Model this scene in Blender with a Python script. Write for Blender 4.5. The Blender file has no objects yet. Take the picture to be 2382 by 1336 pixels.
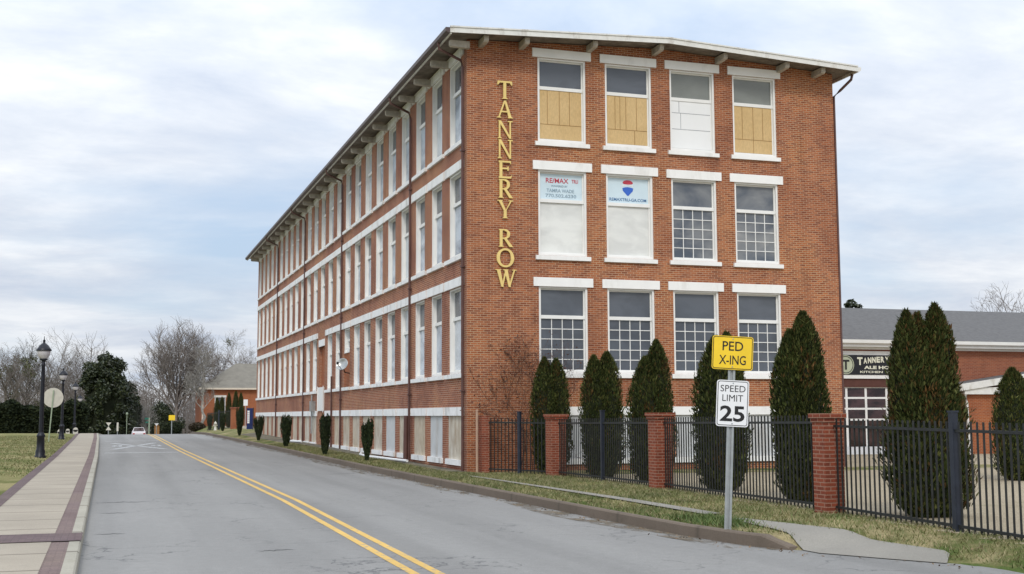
import bpy, math, random
import numpy as np
from mathutils import Vector, Matrix
from math import radians as R, sin, cos, pi, sqrt

S = bpy.context.scene
COL = S.collection

# ------------------------------------------------------------------ camera
CAM = Vector((-11.376, -39.43, 2.2))
cd = bpy.data.cameras.new('camera')
cam = bpy.data.objects.new('camera', cd); COL.objects.link(cam)
cd.sensor_width = 36.0; cd.lens = 36 * 2850.55 / 2382
cd.clip_start = 0.1; cd.clip_end = 3000
cam.matrix_world = (Matrix.Translation(CAM) @ Matrix.Rotation(R(-18.2057), 4, 'Z')
                    @ Matrix.Rotation(R(90 + 5.972), 4, 'X') @ Matrix.Rotation(R(-0.2293), 4, 'Z'))
S.camera = cam

# ------------------------------------------------------------------ sky and sun
SUN_EL, SUN_AZ = 42, 203          # azimuth clockwise from +Y
W = bpy.data.worlds.new("World"); S.world = W; W.use_nodes = True
nt = W.node_tree; N = nt.nodes; L = nt.links
bg = N['Background']; bg.inputs['Strength'].default_value = 0.1
sky = N.new('ShaderNodeTexSky'); sky.sky_type = 'NISHITA'; sky.sun_disc = False
sky.sun_elevation = R(SUN_EL); sky.sun_rotation = R(SUN_AZ); sky.air_density = 1.0; sky.dust_density = 1.0
tc = N.new('ShaderNodeTexCoord')
sep = N.new('ShaderNodeSeparateXYZ'); L.new(tc.outputs['Generated'], sep.inputs[0])
def wmath(op, a, b=None, c=None, clamp=False):
    m = N.new('ShaderNodeMath'); m.operation = op; m.use_clamp = clamp
    for i, v in enumerate((a, b, c)):
        if v is None: continue
        if isinstance(v, (int, float)): m.inputs[i].default_value = v
        else: L.new(v, m.inputs[i])
    return m.outputs[0]
den = wmath('ADD', wmath('MAXIMUM', sep.outputs[2], 0.0), 0.16)
px = wmath('DIVIDE', sep.outputs[0], den); py = wmath('DIVIDE', sep.outputs[1], den)
cmb = N.new('ShaderNodeCombineXYZ'); L.new(px, cmb.inputs[0]); L.new(py, cmb.inputs[1])
def wnoise(scale, detail, rough, dist=0.0, off=(0, 0, 0), sc=(1, 1, 1)):
    mp = N.new('ShaderNodeMapping'); mp.inputs['Location'].default_value = off; mp.inputs['Scale'].default_value = sc
    L.new(cmb.outputs[0], mp.inputs[0])
    n = N.new('ShaderNodeTexNoise'); n.inputs['Scale'].default_value = scale; n.inputs['Detail'].default_value = detail
    n.inputs['Roughness'].default_value = rough; n.inputs['Distortion'].default_value = dist
    L.new(mp.outputs[0], n.inputs['Vector']); return n.outputs[0]
def wramp(f, stops):
    r = N.new('ShaderNodeValToRGB'); e = r.color_ramp.elements
    for i, (p, c) in enumerate(stops):
        if i < 2: e[i].position = p; e[i].color = (*c, 1)
        else:
            k = e.new(p); k.color = (*c, 1)
    L.new(f, r.inputs[0]); return r.outputs[0]
def wmix(f, a, b, t='MIX'):
    m = N.new('ShaderNodeMix'); m.data_type = 'RGBA'; m.blend_type = t
    if isinstance(f, (int, float)): m.inputs[0].default_value = f
    else: L.new(f, m.inputs[0])
    for s, v in ((6, a), (7, b)):
        if isinstance(v, tuple): m.inputs[s].default_value = (*v, 1)
        else: L.new(v, m.inputs[s])
    return m.outputs[2]
n1 = wnoise(0.62, 7, 0.55, 0.25, (3.1, 1.7, 0), (1.0, 1.25, 1))
n2 = wnoise(1.7, 6, 0.6, 0.2, (11.3, 4.2, 0), (1, 1.3, 1))
cl_col = wramp(n2, [(0.30, (5.9, 6.6, 7.8)), (0.47, (7.3, 7.8, 8.6)), (0.62, (8.9, 9.2, 9.6))])
blue = wmix(0.7, sky.outputs[0], (5.4, 6.7, 8.6))
cover = wramp(n1, [(0.33, (0, 0, 0)), (0.53, (1, 1, 1))])
skc = wmix(cover, blue, cl_col)
# overcast skies are brightest overhead
el = wmath('MAXIMUM', sep.outputs[2], 0.0)
br = wmath('ADD', wmath('MULTIPLY', wmath('POWER', el, 1.1), 1.15), 0.93)
vv = N.new('ShaderNodeVectorMath'); vv.operation = 'SCALE'; L.new(skc, vv.inputs[0]); L.new(br, vv.inputs['Scale'])
L.new(vv.outputs[0], bg.inputs['Color'])

sl = bpy.data.lights.new('sun', 'SUN'); sl.energy = 1.5; sl.angle = R(14); sl.color = (1.0, 0.95, 0.87)
so = bpy.data.objects.new('sun', sl); COL.objects.link(so)
az = R(SUN_AZ); sd = Vector((sin(az) * cos(R(SUN_EL)), cos(az) * cos(R(SUN_EL)), sin(R(SUN_EL))))
so.rotation_euler = sd.to_track_quat('Z', 'Y').to_euler(); so.location = sd * 60
S.view_settings.view_transform = 'Standard'; S.view_settings.look = 'None'
S.view_settings.exposure = 0.0; S.view_settings.gamma = 1.0
S.cycles.max_bounces = 6; S.cycles.diffuse_bounces = 3; S.cycles.transparent_max_bounces = 8
S.cycles.use_denoising = True

# ------------------------------------------------------------------ materials
class Mt:
    def __init__(s, name, rough=0.8, spec=0.35, metal=0.0):
        s.m = bpy.data.materials.new(name); s.m.use_nodes = True
        s.nt = s.m.node_tree; s.b = s.nt.nodes['Principled BSDF']
        s.b.inputs['Roughness'].default_value = rough; s.b.inputs['Metallic'].default_value = metal
        s.b.inputs['Specular IOR Level'].default_value = spec
        s.tc = s.nt.nodes.new('ShaderNodeTexCoord')
    def obj(s, sc=(1, 1, 1), src='Object', loc=(0, 0, 0)):
        mp = s.nt.nodes.new('ShaderNodeMapping'); mp.inputs['Scale'].default_value = sc; mp.inputs['Location'].default_value = loc
        if src == 'World':
            g = s.nt.nodes.new('ShaderNodeNewGeometry'); s.nt.links.new(g.outputs['Position'], mp.inputs[0])
        else: s.nt.links.new(s.tc.outputs[src], mp.inputs[0])
        return mp.outputs[0]
    def noise(s, vec, scale, detail=4, rough=0.55, dist=0.0):
        n = s.nt.nodes.new('ShaderNodeTexNoise'); s.nt.links.new(vec, n.inputs['Vector'])
        n.inputs['Scale'].default_value = scale; n.inputs['Detail'].default_value = detail
        n.inputs['Roughness'].default_value = rough; n.inputs['Distortion'].default_value = dist
        return n.outputs[0]
    def ramp(s, f, stops):
        r = s.nt.nodes.new('ShaderNodeValToRGB'); e = r.color_ramp.elements
        for i, (p, c) in enumerate(stops):
            if isinstance(c, (int, float)): c = (c, c, c)
            if i < 2: e[i].position = p; e[i].color = (*c, 1)
            else:
                k = e.new(p); k.color = (*c, 1)
        s.nt.links.new(f, r.inputs[0]); return r.outputs[0]
    def mix(s, f, a, b, t='MIX'):
        m = s.nt.nodes.new('ShaderNodeMix'); m.data_type = 'RGBA'; m.blend_type = t
        for i, v in ((0, f), (6, a), (7, b)):
            if isinstance(v, (int, float)) and i == 0: m.inputs[0].default_value = v
            elif isinstance(v, tuple): m.inputs[i].default_value = (*v, 1)
            else: s.nt.links.new(v, m.inputs[i])
        return m.outputs[2]
    def color(s, v):
        if isinstance(v, tuple): s.b.inputs['Base Color'].default_value = (*v, 1)
        else: s.nt.links.new(v, s.b.inputs['Base Color'])
        return s
    def bump(s, h, strength=0.3, dist=0.01):
        b = s.nt.nodes.new('ShaderNodeBump'); b.inputs['Strength'].default_value = strength; b.inputs['Distance'].default_value = dist
        s.nt.links.new(h, b.inputs['Height']); s.nt.links.new(b.outputs[0], s.b.inputs['Normal']); return s
    def rough(s, v): s.nt.links.new(v, s.b.inputs['Roughness']); return s
    def rand(s):
        g = s.nt.nodes.new('ShaderNodeNewGeometry'); return g.outputs['Random Per Island']

def plain(name, c, rough=0.6, var=0.12, scale=3.0, metal=0.0, spec=0.35, dirt=None):
    m = Mt(name, rough, spec, metal)
    v = m.obj(src='World')
    n = m.noise(v, scale, 5, 0.6)
    lo = tuple(max(0, x * (1 - var)) for x in c); hi = tuple(min(1, x * (1 + var)) for x in c)
    col = m.ramp(n, [(0.3, lo), (0.7, hi)])
    if dirt:
        d = m.ramp(m.noise(m.obj((1, 1, 0.35), src='World'), scale * 0.6, 7, 0.7), [(0.52, 0.0), (0.72, 1.0)])
        col = m.mix(d, col, dirt)
    m.color(col); return m.m

def brick(name, c1, c2, mortar, bw=0.235, rh=0.0735, stain=0.5, ms=0.011):
    m = Mt(name, 0.88, 0.25)
    uv = m.obj(src='UV')
    wob = m.noise(uv, 1.3, 3, 0.5)
    b = m.nt.nodes.new('ShaderNodeTexBrick'); m.nt.links.new(uv, b.inputs['Vector'])
    b.offset = 0.5; b.inputs['Scale'].default_value = 1.0
    b.inputs['Brick Width'].default_value = bw; b.inputs['Row Height'].default_value = rh
    b.inputs['Mortar Size'].default_value = ms; b.inputs['Mortar Smooth'].default_value = 0.3
    b.inputs['Bias'].default_value = -0.1
    b.inputs['Color1'].default_value = (*c1, 1); b.inputs['Color2'].default_value = (*c2, 1); b.inputs['Mortar'].default_value = (*mortar, 1)
    g = m.noise(uv, 28, 3, 0.6)
    col = m.mix(0.55, b.outputs['Color'], m.ramp(g, [(0.25, 0.55), (0.75, 1.25)]), 'MULTIPLY')
    # blotches: patches re-laid in paler or yellower brick, soot
    p = m.noise(uv, 0.28, 4, 0.6, 0.6)
    col = m.mix(stain, col, m.ramp(p, [(0.36, (0.66, 0.56, 0.58)), (0.5, (1, 1, 1)), (0.64, (1.15, 1.20, 1.02))]), 'MULTIPLY')
    st = m.noise(m.obj((1.5, 0.22, 1), src='UV'), 1.1, 6, 0.65)
    col = m.mix(stain, col, m.ramp(st, [(0.36, (0.74, 0.70, 0.70)), (0.52, (1, 1, 1))]), 'MULTIPLY')
    d1 = m.noise(m.obj((3.0, 0.16, 1), src='UV', loc=(5, 2, 0)), 1.6, 5, 0.7)
    col = m.mix(stain * .9, col, m.ramp(d1, [(0.56, (1, 1, 1)), (0.72, (0.62, 0.58, 0.57))]), 'MULTIPLY')
    m.color(col)
    inv = m.nt.nodes.new('ShaderNodeMath'); inv.operation = 'SUBTRACT'; inv.inputs[0].default_value = 1; m.nt.links.new(b.outputs['Fac'], inv.inputs[1])
    m.bump(inv.outputs[0], 0.5, 0.008)
    return m.m

M = {}
M['brick'] = brick('mill_brick', (0.415, 0.138, 0.055), (0.205, 0.060, 0.030), (0.49, 0.32, 0.21))
M['brick_side'] = brick('mill_brick_street_side', (0.37, 0.13, 0.065), (0.235, 0.08, 0.045), (0.50, 0.34, 0.25), stain=0.7)
M['brick_infill'] = brick('infill_brick', (0.36, 0.10, 0.035), (0.27, 0.07, 0.028), (0.36, 0.20, 0.12), stain=0.3)
M['brick_pier'] = brick('pier_brick', (0.30, 0.075, 0.038), (0.19, 0.048, 0.028), (0.36, 0.20, 0.14), stain=0.35)
M['brick_pub'] = brick('pub_brick', (0.33, 0.105, 0.055), (0.24, 0.072, 0.042), (0.34, 0.18, 0.12), stain=0.3)
M['white'] = plain('white_paint', (0.80, 0.79, 0.76), 0.55, 0.05, 2.0)
M['white_old'] = plain('old_white_paint', (0.70, 0.69, 0.65), 0.6, 0.08, 4.0, dirt=(0.42, 0.38, 0.32))
M['frame'] = plain('frame_paint', (0.68, 0.68, 0.66), 0.5, 0.08, 5.0, dirt=(0.45, 0.42, 0.38))
M['lintel'] = plain('painted_concrete', (0.84, 0.83, 0.80), 0.7, 0.04, 1.5, dirt=(0.66, 0.64, 0.60))
M['lintel_side'] = plain('painted_concrete_street', (0.84, 0.84, 0.83), 0.7, 0.06, 2.5, dirt=(0.5, 0.48, 0.45))
M['tail'] = plain('weathered_timber', (0.45, 0.41, 0.35), 0.8, 0.18, 6.0, dirt=(0.25, 0.2, 0.16))
M['soffit'] = plain('soffit_boards', (0.20, 0.17, 0.14), 0.85, 0.3, 3.0, dirt=(0.09, 0.06, 0.045))
M['pipe'] = plain('brown_metal', (0.11, 0.055, 0.047), 0.45, 0.2, 3.0)
M['gutter'] = plain('dark_gutter', (0.085, 0.06, 0.058), 0.45, 0.2, 3.0)
M['roof_mill'] = plain('roof_membrane', (0.35, 0.34, 0.33), 0.9, 0.1, 0.7)
M['osb'] = None
m = Mt('strand_board', 0.8, 0.2); v = m.obj((9, 9, 3), src='World'); m.color(m.mix(0.6, m.ramp(m.noise(m.obj(src='World'), 0.9, 4), [(0.3, (0.56, 0.385, 0.18)), (0.7, (0.64, 0.455, 0.23))]), m.ramp(m.noise(v, 2.5, 3, .7), [(.3, .8), (.7, 1.15)]), 'MULTIPLY')); M['osb'] = m.m
M['osb_gap'] = plain('board_joint', (0.30, 0.17, 0.06), 0.9)
M['foam'] = plain('white_foam_board', (0.80, 0.80, 0.79), 0.7, 0.03, 1.0)
M['foam_gap'] = plain('foam_joint', (0.33, 0.34, 0.36), 0.9)
m = Mt('plywood_cover', 0.85, 0.2)
m.color(m.mix(m.ramp(m.noise(m.obj((1, 1, .5), src='World'), 2.1, 7, 0.7), [(0.4, 0.0), (0.75, 1.0)]), m.ramp(m.noise(m.obj(src='World'), 0.35, 2), [(0.4, (0.56, 0.49, 0.38)), (0.6, (0.62, 0.58, 0.50))]), (0.33, 0.24, 0.16))); M['ply'] = m.m
M['ply_grey'] = plain('grey_cover_board', (0.55, 0.56, 0.56), 0.8, 0.08, 2.0, dirt=(0.4, 0.37, 0.33))
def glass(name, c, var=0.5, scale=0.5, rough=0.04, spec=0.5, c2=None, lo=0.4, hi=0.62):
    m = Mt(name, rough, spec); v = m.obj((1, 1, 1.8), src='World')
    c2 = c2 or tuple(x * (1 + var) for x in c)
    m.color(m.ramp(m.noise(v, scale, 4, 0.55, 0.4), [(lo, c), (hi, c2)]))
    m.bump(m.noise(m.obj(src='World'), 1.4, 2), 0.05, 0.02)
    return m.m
M['glass'] = glass('window_glass', (0.070, 0.078, 0.092), 0.5)
M['glass_green'] = glass('window_glass_film', (0.17, 0.18, 0.165), 0.25)
M['glass_mixed'] = glass('window_glass_lit_room', (0.075, 0.09, 0.115), scale=0.55, c2=(0.32, 0.32, 0.31), lo=0.35, hi=0.75)
M['glass_side'] = glass('street_glass', (0.17, 0.21, 0.27), scale=0.6, c2=(0.48, 0.55, 0.64), spec=0.9, lo=0.35, hi=0.6)  # pale blue sky reflection is painted into this glass colour
M['blind'] = glass('blind_behind_glass', (0.64, 0.64, 0.61), scale=0.8, c2=(0.78, 0.78, 0.74), rough=0.25)
M['blind_side'] = glass('blind_behind_street_glass', (0.46, 0.50, 0.54), scale=0.8, c2=(0.60, 0.64, 0.68), rough=0.12)
M['poster'] = plain('pale_poster', (0.60, 0.72, 0.78), 0.5, 0.06, 1.2)
M['red'] = plain('poster_red', (0.50, 0.05, 0.08), 0.5)
M['blue'] = plain('poster_blue', (0.04, 0.13, 0.52), 0.5)
M['grey_text'] = plain('poster_grey', (0.28, 0.38, 0.45), 0.5)
M['navy_text'] = plain('poster_navy', (0.07, 0.17, 0.33), 0.5)
M['gold'] = plain('gold_letter', (0.78, 0.58, 0.21), 0.45, 0.08, 3.0)
M['gold_side'] = plain('gold_letter_edge', (0.35, 0.22, 0.08), 0.5)
M['iron'] = plain('black_iron', (0.020, 0.021, 0.020), 0.5, 0.3, 6)
M['iron_blue'] = plain('blue_black_iron', (0.022, 0.027, 0.040), 0.45, 0.25, 5)
M['lamp_black'] = plain('lamp_black', (0.010, 0.011, 0.017), 0.4, 0.3, 6)
M['lamp_glass'] = plain('frosted_lamp', (0.55, 0.52, 0.54), 0.35, 0.1, 6)
M['galv'] = plain('galvanised_steel', (0.36, 0.38, 0.38), 0.45, 0.12, 8, metal=0.4)
M['sign_yellow'] = plain('sign_yellow', (0.86, 0.58, 0.03), 0.4, 0.05, 4)
M['sign_white'] = plain('sign_white', (0.80, 0.80, 0.80), 0.4, 0.03, 4)
M['sign_black'] = plain('sign_black', (0.016, 0.016, 0.016), 0.5)
M['sign_back'] = plain('sign_back', (0.60, 0.57, 0.49), 0.5, 0.08, 5)
M['tanpole'] = plain('tan_pipe', (0.42, 0.27, 0.19), 0.6, 0.1, 5)
M['green_post'] = plain('green_channel_post', (0.30, 0.36, 0.26), 0.6, 0.15, 5)
M['pvc'] = plain('white_pvc', (0.75, 0.75, 0.75), 0.4, 0.08, 5)
M['silver'] = plain('silver_grey', (0.42, 0.43, 0.42), 0.3, 0.25, 4, metal=0.5)

def concrete(name, c, joint=None, dirt=(0.3, 0.27, 0.22)):
    m = Mt(name, 0.9, 0.25); v = m.obj(src='World')
    col = m.ramp(m.noise(v, 0.5, 6, 0.6), [(0.3, tuple(x * .84 for x in c)), (0.7, tuple(x * 1.1 for x in c))])
    col = m.mix(0.5, col, m.ramp(m.noise(v, 45, 3), [(0.3, 0.72), (0.7, 1.18)]), 'MULTIPLY')
    col = m.mix(m.ramp(m.noise(v, 2.6, 7, 0.72), [(0.55, 0.0), (0.78, 0.7)]), col, dirt)
    if joint:
        # joints every `joint` metres along Y
        sp = m.nt.nodes.new('ShaderNodeSeparateXYZ'); m.nt.links.new(v, sp.inputs[0])
        a = m.nt.nodes.new('ShaderNodeMath'); a.operation = 'DIVIDE'; a.inputs[1].default_value = joint; m.nt.links.new(sp.outputs[1], a.inputs[0])
        f = m.nt.nodes.new('ShaderNodeMath'); f.operation = 'FRACT'; m.nt.links.new(a.outputs[0], f.inputs[0])
        col = m.mix(m.ramp(f.outputs[0], [(0.0, 1.0), (0.035, 0.0), (0.975, 0.0), (1.0, 1.0)]), col, (0.11, 0.09, 0.07))
    m.color(col); m.bump(m.noise(v, 60, 3), 0.2, 0.01); return m.m
M['walk'] = concrete('walk_concrete', (0.37, 0.322, 0.255), 1.92)
M['kerb_l'] = concrete('pale_kerb', (0.375, 0.35, 0.285), 3.0, (0.22, 0.20, 0.14))
M['kerb_r'] = concrete('old_kerb', (0.165, 0.13, 0.10), 3.0, (0.09, 0.075, 0.055))
M['apron'] = concrete('apron_concrete', (0.27, 0.252, 0.218), None, (0.22, 0.20, 0.18))
M['paver'] = brick('brick_paver', (0.215, 0.155, 0.142), (0.175, 0.128, 0.12), (0.15, 0.11, 0.10), bw=0.2, rh=0.1, stain=0.4, ms=0.006)
M['paver_dark'] = brick('dark_paver', (0.17, 0.12, 0.12), (0.12, 0.085, 0.085), (0.09, 0.07, 0.07), bw=0.2, rh=0.1, stain=0.4, ms=0.006)

m = Mt('asphalt', 0.86, 0.3); v = m.obj(src='World')
col = m.ramp(m.noise(m.obj((1, .25, 1), src='World'), 0.35, 6, 0.6), [(0.3, (0.226, 0.220, 0.209)), (0.7, (0.277, 0.269, 0.254))])
col = m.mix(0.6, col, m.ramp(m.noise(v, 70, 3, 0.7), [(0.3, 0.62), (0.7, 1.3)]), 'MULTIPLY')
col = m.mix(0.5, col, m.ramp(m.noise(v, 6, 5, 0.7), [(0.3, 0.85), (0.7, 1.1)]), 'MULTIPLY')
col = m.mix(0.8, col, m.ramp(m.noise(m.obj((1.1, .03, 1), src='World'), 1.0, 3, 0.5), [(0.35, 0.86), (0.62, 1.06)]), 'MULTIPLY')
col = m.mix(0.6, col, m.ramp(m.noise(v, 25, 4, 0.8), [(0.62, 1.0), (0.72, 0.6)]), 'MULTIPLY')
vo = m.nt.nodes.new('ShaderNodeTexVoronoi'); vo.feature = 'DISTANCE_TO_EDGE'; vo.inputs['Scale'].default_value = 0.55
wv = m.nt.nodes.new('ShaderNodeVectorMath'); wv.operation = 'ADD'
nn = m.nt.nodes.new('ShaderNodeTexNoise'); nn.inputs['Scale'].default_value = 2.2; nn.inputs['Detail'].default_value = 6; m.nt.links.new(v, nn.inputs['Vector'])
m.nt.links.new(v, wv.inputs[0]); m.nt.links.new(nn.outputs['Color'], wv.inputs[1]); m.nt.links.new(wv.outputs[0], vo.inputs['Vector'])
crack = m.ramp(vo.outputs['Distance'], [(0.0, 1.0), (0.014, 0.0)])
mask = m.ramp(m.noise(v, 0.28, 3), [(0.50, 0.0), (0.60, 1.0)])
cm = m.mix(1.0, crack, mask, 'MULTIPLY')
col = m.mix(cm, col, (0.10, 0.10, 0.10))
bl = m.ramp(m.noise(m.obj((1.2, .5, 1), src='World', loc=(7, 3, 0)), 1.1, 5, 0.6), [(0.66, 0.0), (0.78, 0.35)])
col = m.mix(bl, col, (0.13, 0.13, 0.125))
m.color(col); m.bump(m.noise(v, 90, 2), 0.3, 0.01); M['asphalt'] = m.m
def paint(name, c, wear=0.58):
    m = Mt(name, 0.7, 0.3); v = m.obj(src='World')
    w = m.ramp(m.noise(v, 9, 7, 0.75), [(wear, 0.0), (wear + .08, 1.0)])
    m.color(m.mix(w, m.ramp(m.noise(v, 0.6, 4), [(0.3, tuple(x * .82 for x in c)), (0.7, c)]), (0.28, 0.27, 0.25))); return m.m
M['yellow'] = paint('yellow_line_paint', (0.70, 0.45, 0.12), 0.55)
M['whiteline'] = paint('white_line_paint', (0.52, 0.53, 0.54), 0.47)

def grassmat(name, a, b, c, s=0.6, dry=(0.42, 0.5, 0.6), rough=0.95):
    m = Mt(name, rough, 0.1); v = m.obj(src='World')
    n = m.noise(v, s, 6, 0.62, 0.3)
    col = m.ramp(n, [(dry[0], a), (dry[1], b), (dry[2], c)])
    col = m.mix(0.7, col, m.ramp(m.noise(v, 22, 4, 0.7), [(0.3, 0.5), (0.7, 1.35)]), 'MULTIPLY')
    m.color(col); m.bump(m.noise(v, 30, 4, 0.7), 0.7, 0.04); return m.m
GREEN, OLIVE, STRAW, TAN = (0.085, 0.115, 0.028), (0.17, 0.165, 0.06), (0.34, 0.27, 0.14), (0.44, 0.36, 0.235)
M['verge'] = grassmat('verge_turf', (0.085, 0.12, 0.03), (0.17, 0.165, 0.065), (0.34, 0.28, 0.15), 0.9)
M['lawn_l'] = grassmat('winter_lawn', (0.13, 0.145, 0.045), (0.22, 0.205, 0.085), (0.31, 0.27, 0.13), 0.35)
M['yard'] = grassmat('dormant_lawn', (0.27, 0.25, 0.15), (0.375, 0.315, 0.22), (0.41, 0.345, 0.245), 0.4, (0.25, 0.36, 0.62))
M['soil'] = grassmat('wall_foot_soil', (0.12, 0.11, 0.09), (0.17, 0.16, 0.12), (0.25, 0.21, 0.15), 1.2)
def leafmat(name, a, b, c, spec=0.3, rough=0.6, s=0.9):
    m = Mt(name, rough, spec)
    col = m.ramp(m.rand(), [(0.0, a), (0.5, b), (1.0, c)])
    col = m.mix(0.55, col, m.ramp(m.noise(m.obj(src='World'), s, 4, 0.6), [(0.35, 0.55), (0.65, 1.35)]), 'MULTIPLY')
    m.color(col); return m.m
M['blade'] = leafmat('grass_blade', (0.085, 0.12, 0.028), (0.165, 0.168, 0.06), (0.34, 0.28, 0.155))
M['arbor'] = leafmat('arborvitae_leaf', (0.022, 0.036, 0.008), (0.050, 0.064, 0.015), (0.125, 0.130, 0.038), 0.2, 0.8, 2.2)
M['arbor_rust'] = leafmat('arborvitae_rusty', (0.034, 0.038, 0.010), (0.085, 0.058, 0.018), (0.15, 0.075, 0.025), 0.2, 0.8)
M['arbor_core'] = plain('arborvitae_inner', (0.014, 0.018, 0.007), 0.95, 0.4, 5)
M['boxleaf'] = leafmat('column_shrub_leaf', (0.009, 0.018, 0.008), (0.020, 0.032, 0.011), (0.042, 0.052, 0.016), 0.2, 0.8)
M['magnolia'] = leafmat('magnolia_leaf', (0.010, 0.018, 0.007), (0.024, 0.036, 0.012), (0.070, 0.080, 0.032), 0.5, 0.45, 0.5)
M['hedge'] = leafmat('hedge_leaf', (0.008, 0.014, 0.006), (0.016, 0.024, 0.009), (0.034, 0.042, 0.015), 0.2, 0.8, 0.3)
M['bark'] = plain('grey_bark', (0.205, 0.178, 0.16), 0.95, 0.35, 1.5)
M['bark_dark'] = plain('dark_bark', (0.08, 0.068, 0.06), 0.95, 0.3, 1.5)
M['bark_pale'] = plain('pale_bark', (0.27, 0.255, 0.23), 0.95, 0.35, 0.9)
M['shingle'] = plain('grey_shingle', (0.125, 0.122, 0.12), 0.95, 0.22, 5)
M['shingle_tan'] = plain('weathered_shingle', (0.20, 0.185, 0.155), 0.95, 0.15, 1.2)
M['door_dark'] = glass('garage_glass', (0.020, 0.010, 0.010), scale=1.0, c2=(0.07, 0.035, 0.035))
M['blue_banner'] = plain('navy_banner', (0.012, 0.025, 0.11), 0.6)
M['car_paint'] = plain('white_car_paint', (0.72, 0.68, 0.68), 0.25, 0.04, 3)
M['rubber'] = plain('black_rubber', (0.012, 0.012, 0.012), 0.8)
M['tail_red'] = plain('red_lens', (0.35, 0.01, 0.01), 0.3)
M['vine'] = plain('vine_stem', (0.10, 0.05, 0.035), 0.9)
M['green_sign'] = plain('green_sign', (0.02, 0.13, 0.09), 0.5)
M['brown'] = plain('orange_brown_paint', (0.33, 0.17, 0.06), 0.7)

# ------------------------------------------------------------------ object helpers
def link(o): COL.objects.link(o); return o
def tag(o, label=None, cat=None, group=None, kind=None):
    if label: o['label'] = label
    if cat: o['category'] = cat
    if group: o['group'] = group
    if kind: o['kind'] = kind
    return o
def empty(name, loc, label, cat, group=None):
    o = link(bpy.data.objects.new(name, None)); o.location = loc; o.empty_display_size = 0.3
    return tag(o, label, cat, group)
def wloc(o):
    v = Vector((0, 0, 0))
    while o is not None: v += o.location; o = o.parent
    return v
def boxuv(me):
    n = len(me.polygons)
    if not n: return
    uv = me.uv_layers.new(name='UVMap')
    co = np.empty(len(me.vertices) * 3); me.vertices.foreach_get('co', co); co = co.reshape(-1, 3)
    no = np.empty(n * 3); me.polygons.foreach_get('normal', no); no = np.abs(no.reshape(-1, 3))
    lt = np.empty(n, int); me.polygons.foreach_get('loop_total', lt)
    vi = np.empty(len(me.loops), int); me.loops.foreach_get('vertex_index', vi)
    ax = np.repeat(no.argmax(1), lt); c = co[vi]
    u = np.where(ax == 0, c[:, 1], c[:, 0]); v = np.where(ax == 2, c[:, 1], c[:, 2])
    uv.data.foreach_set('uv', np.stack([u, v], 1).ravel())
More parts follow.
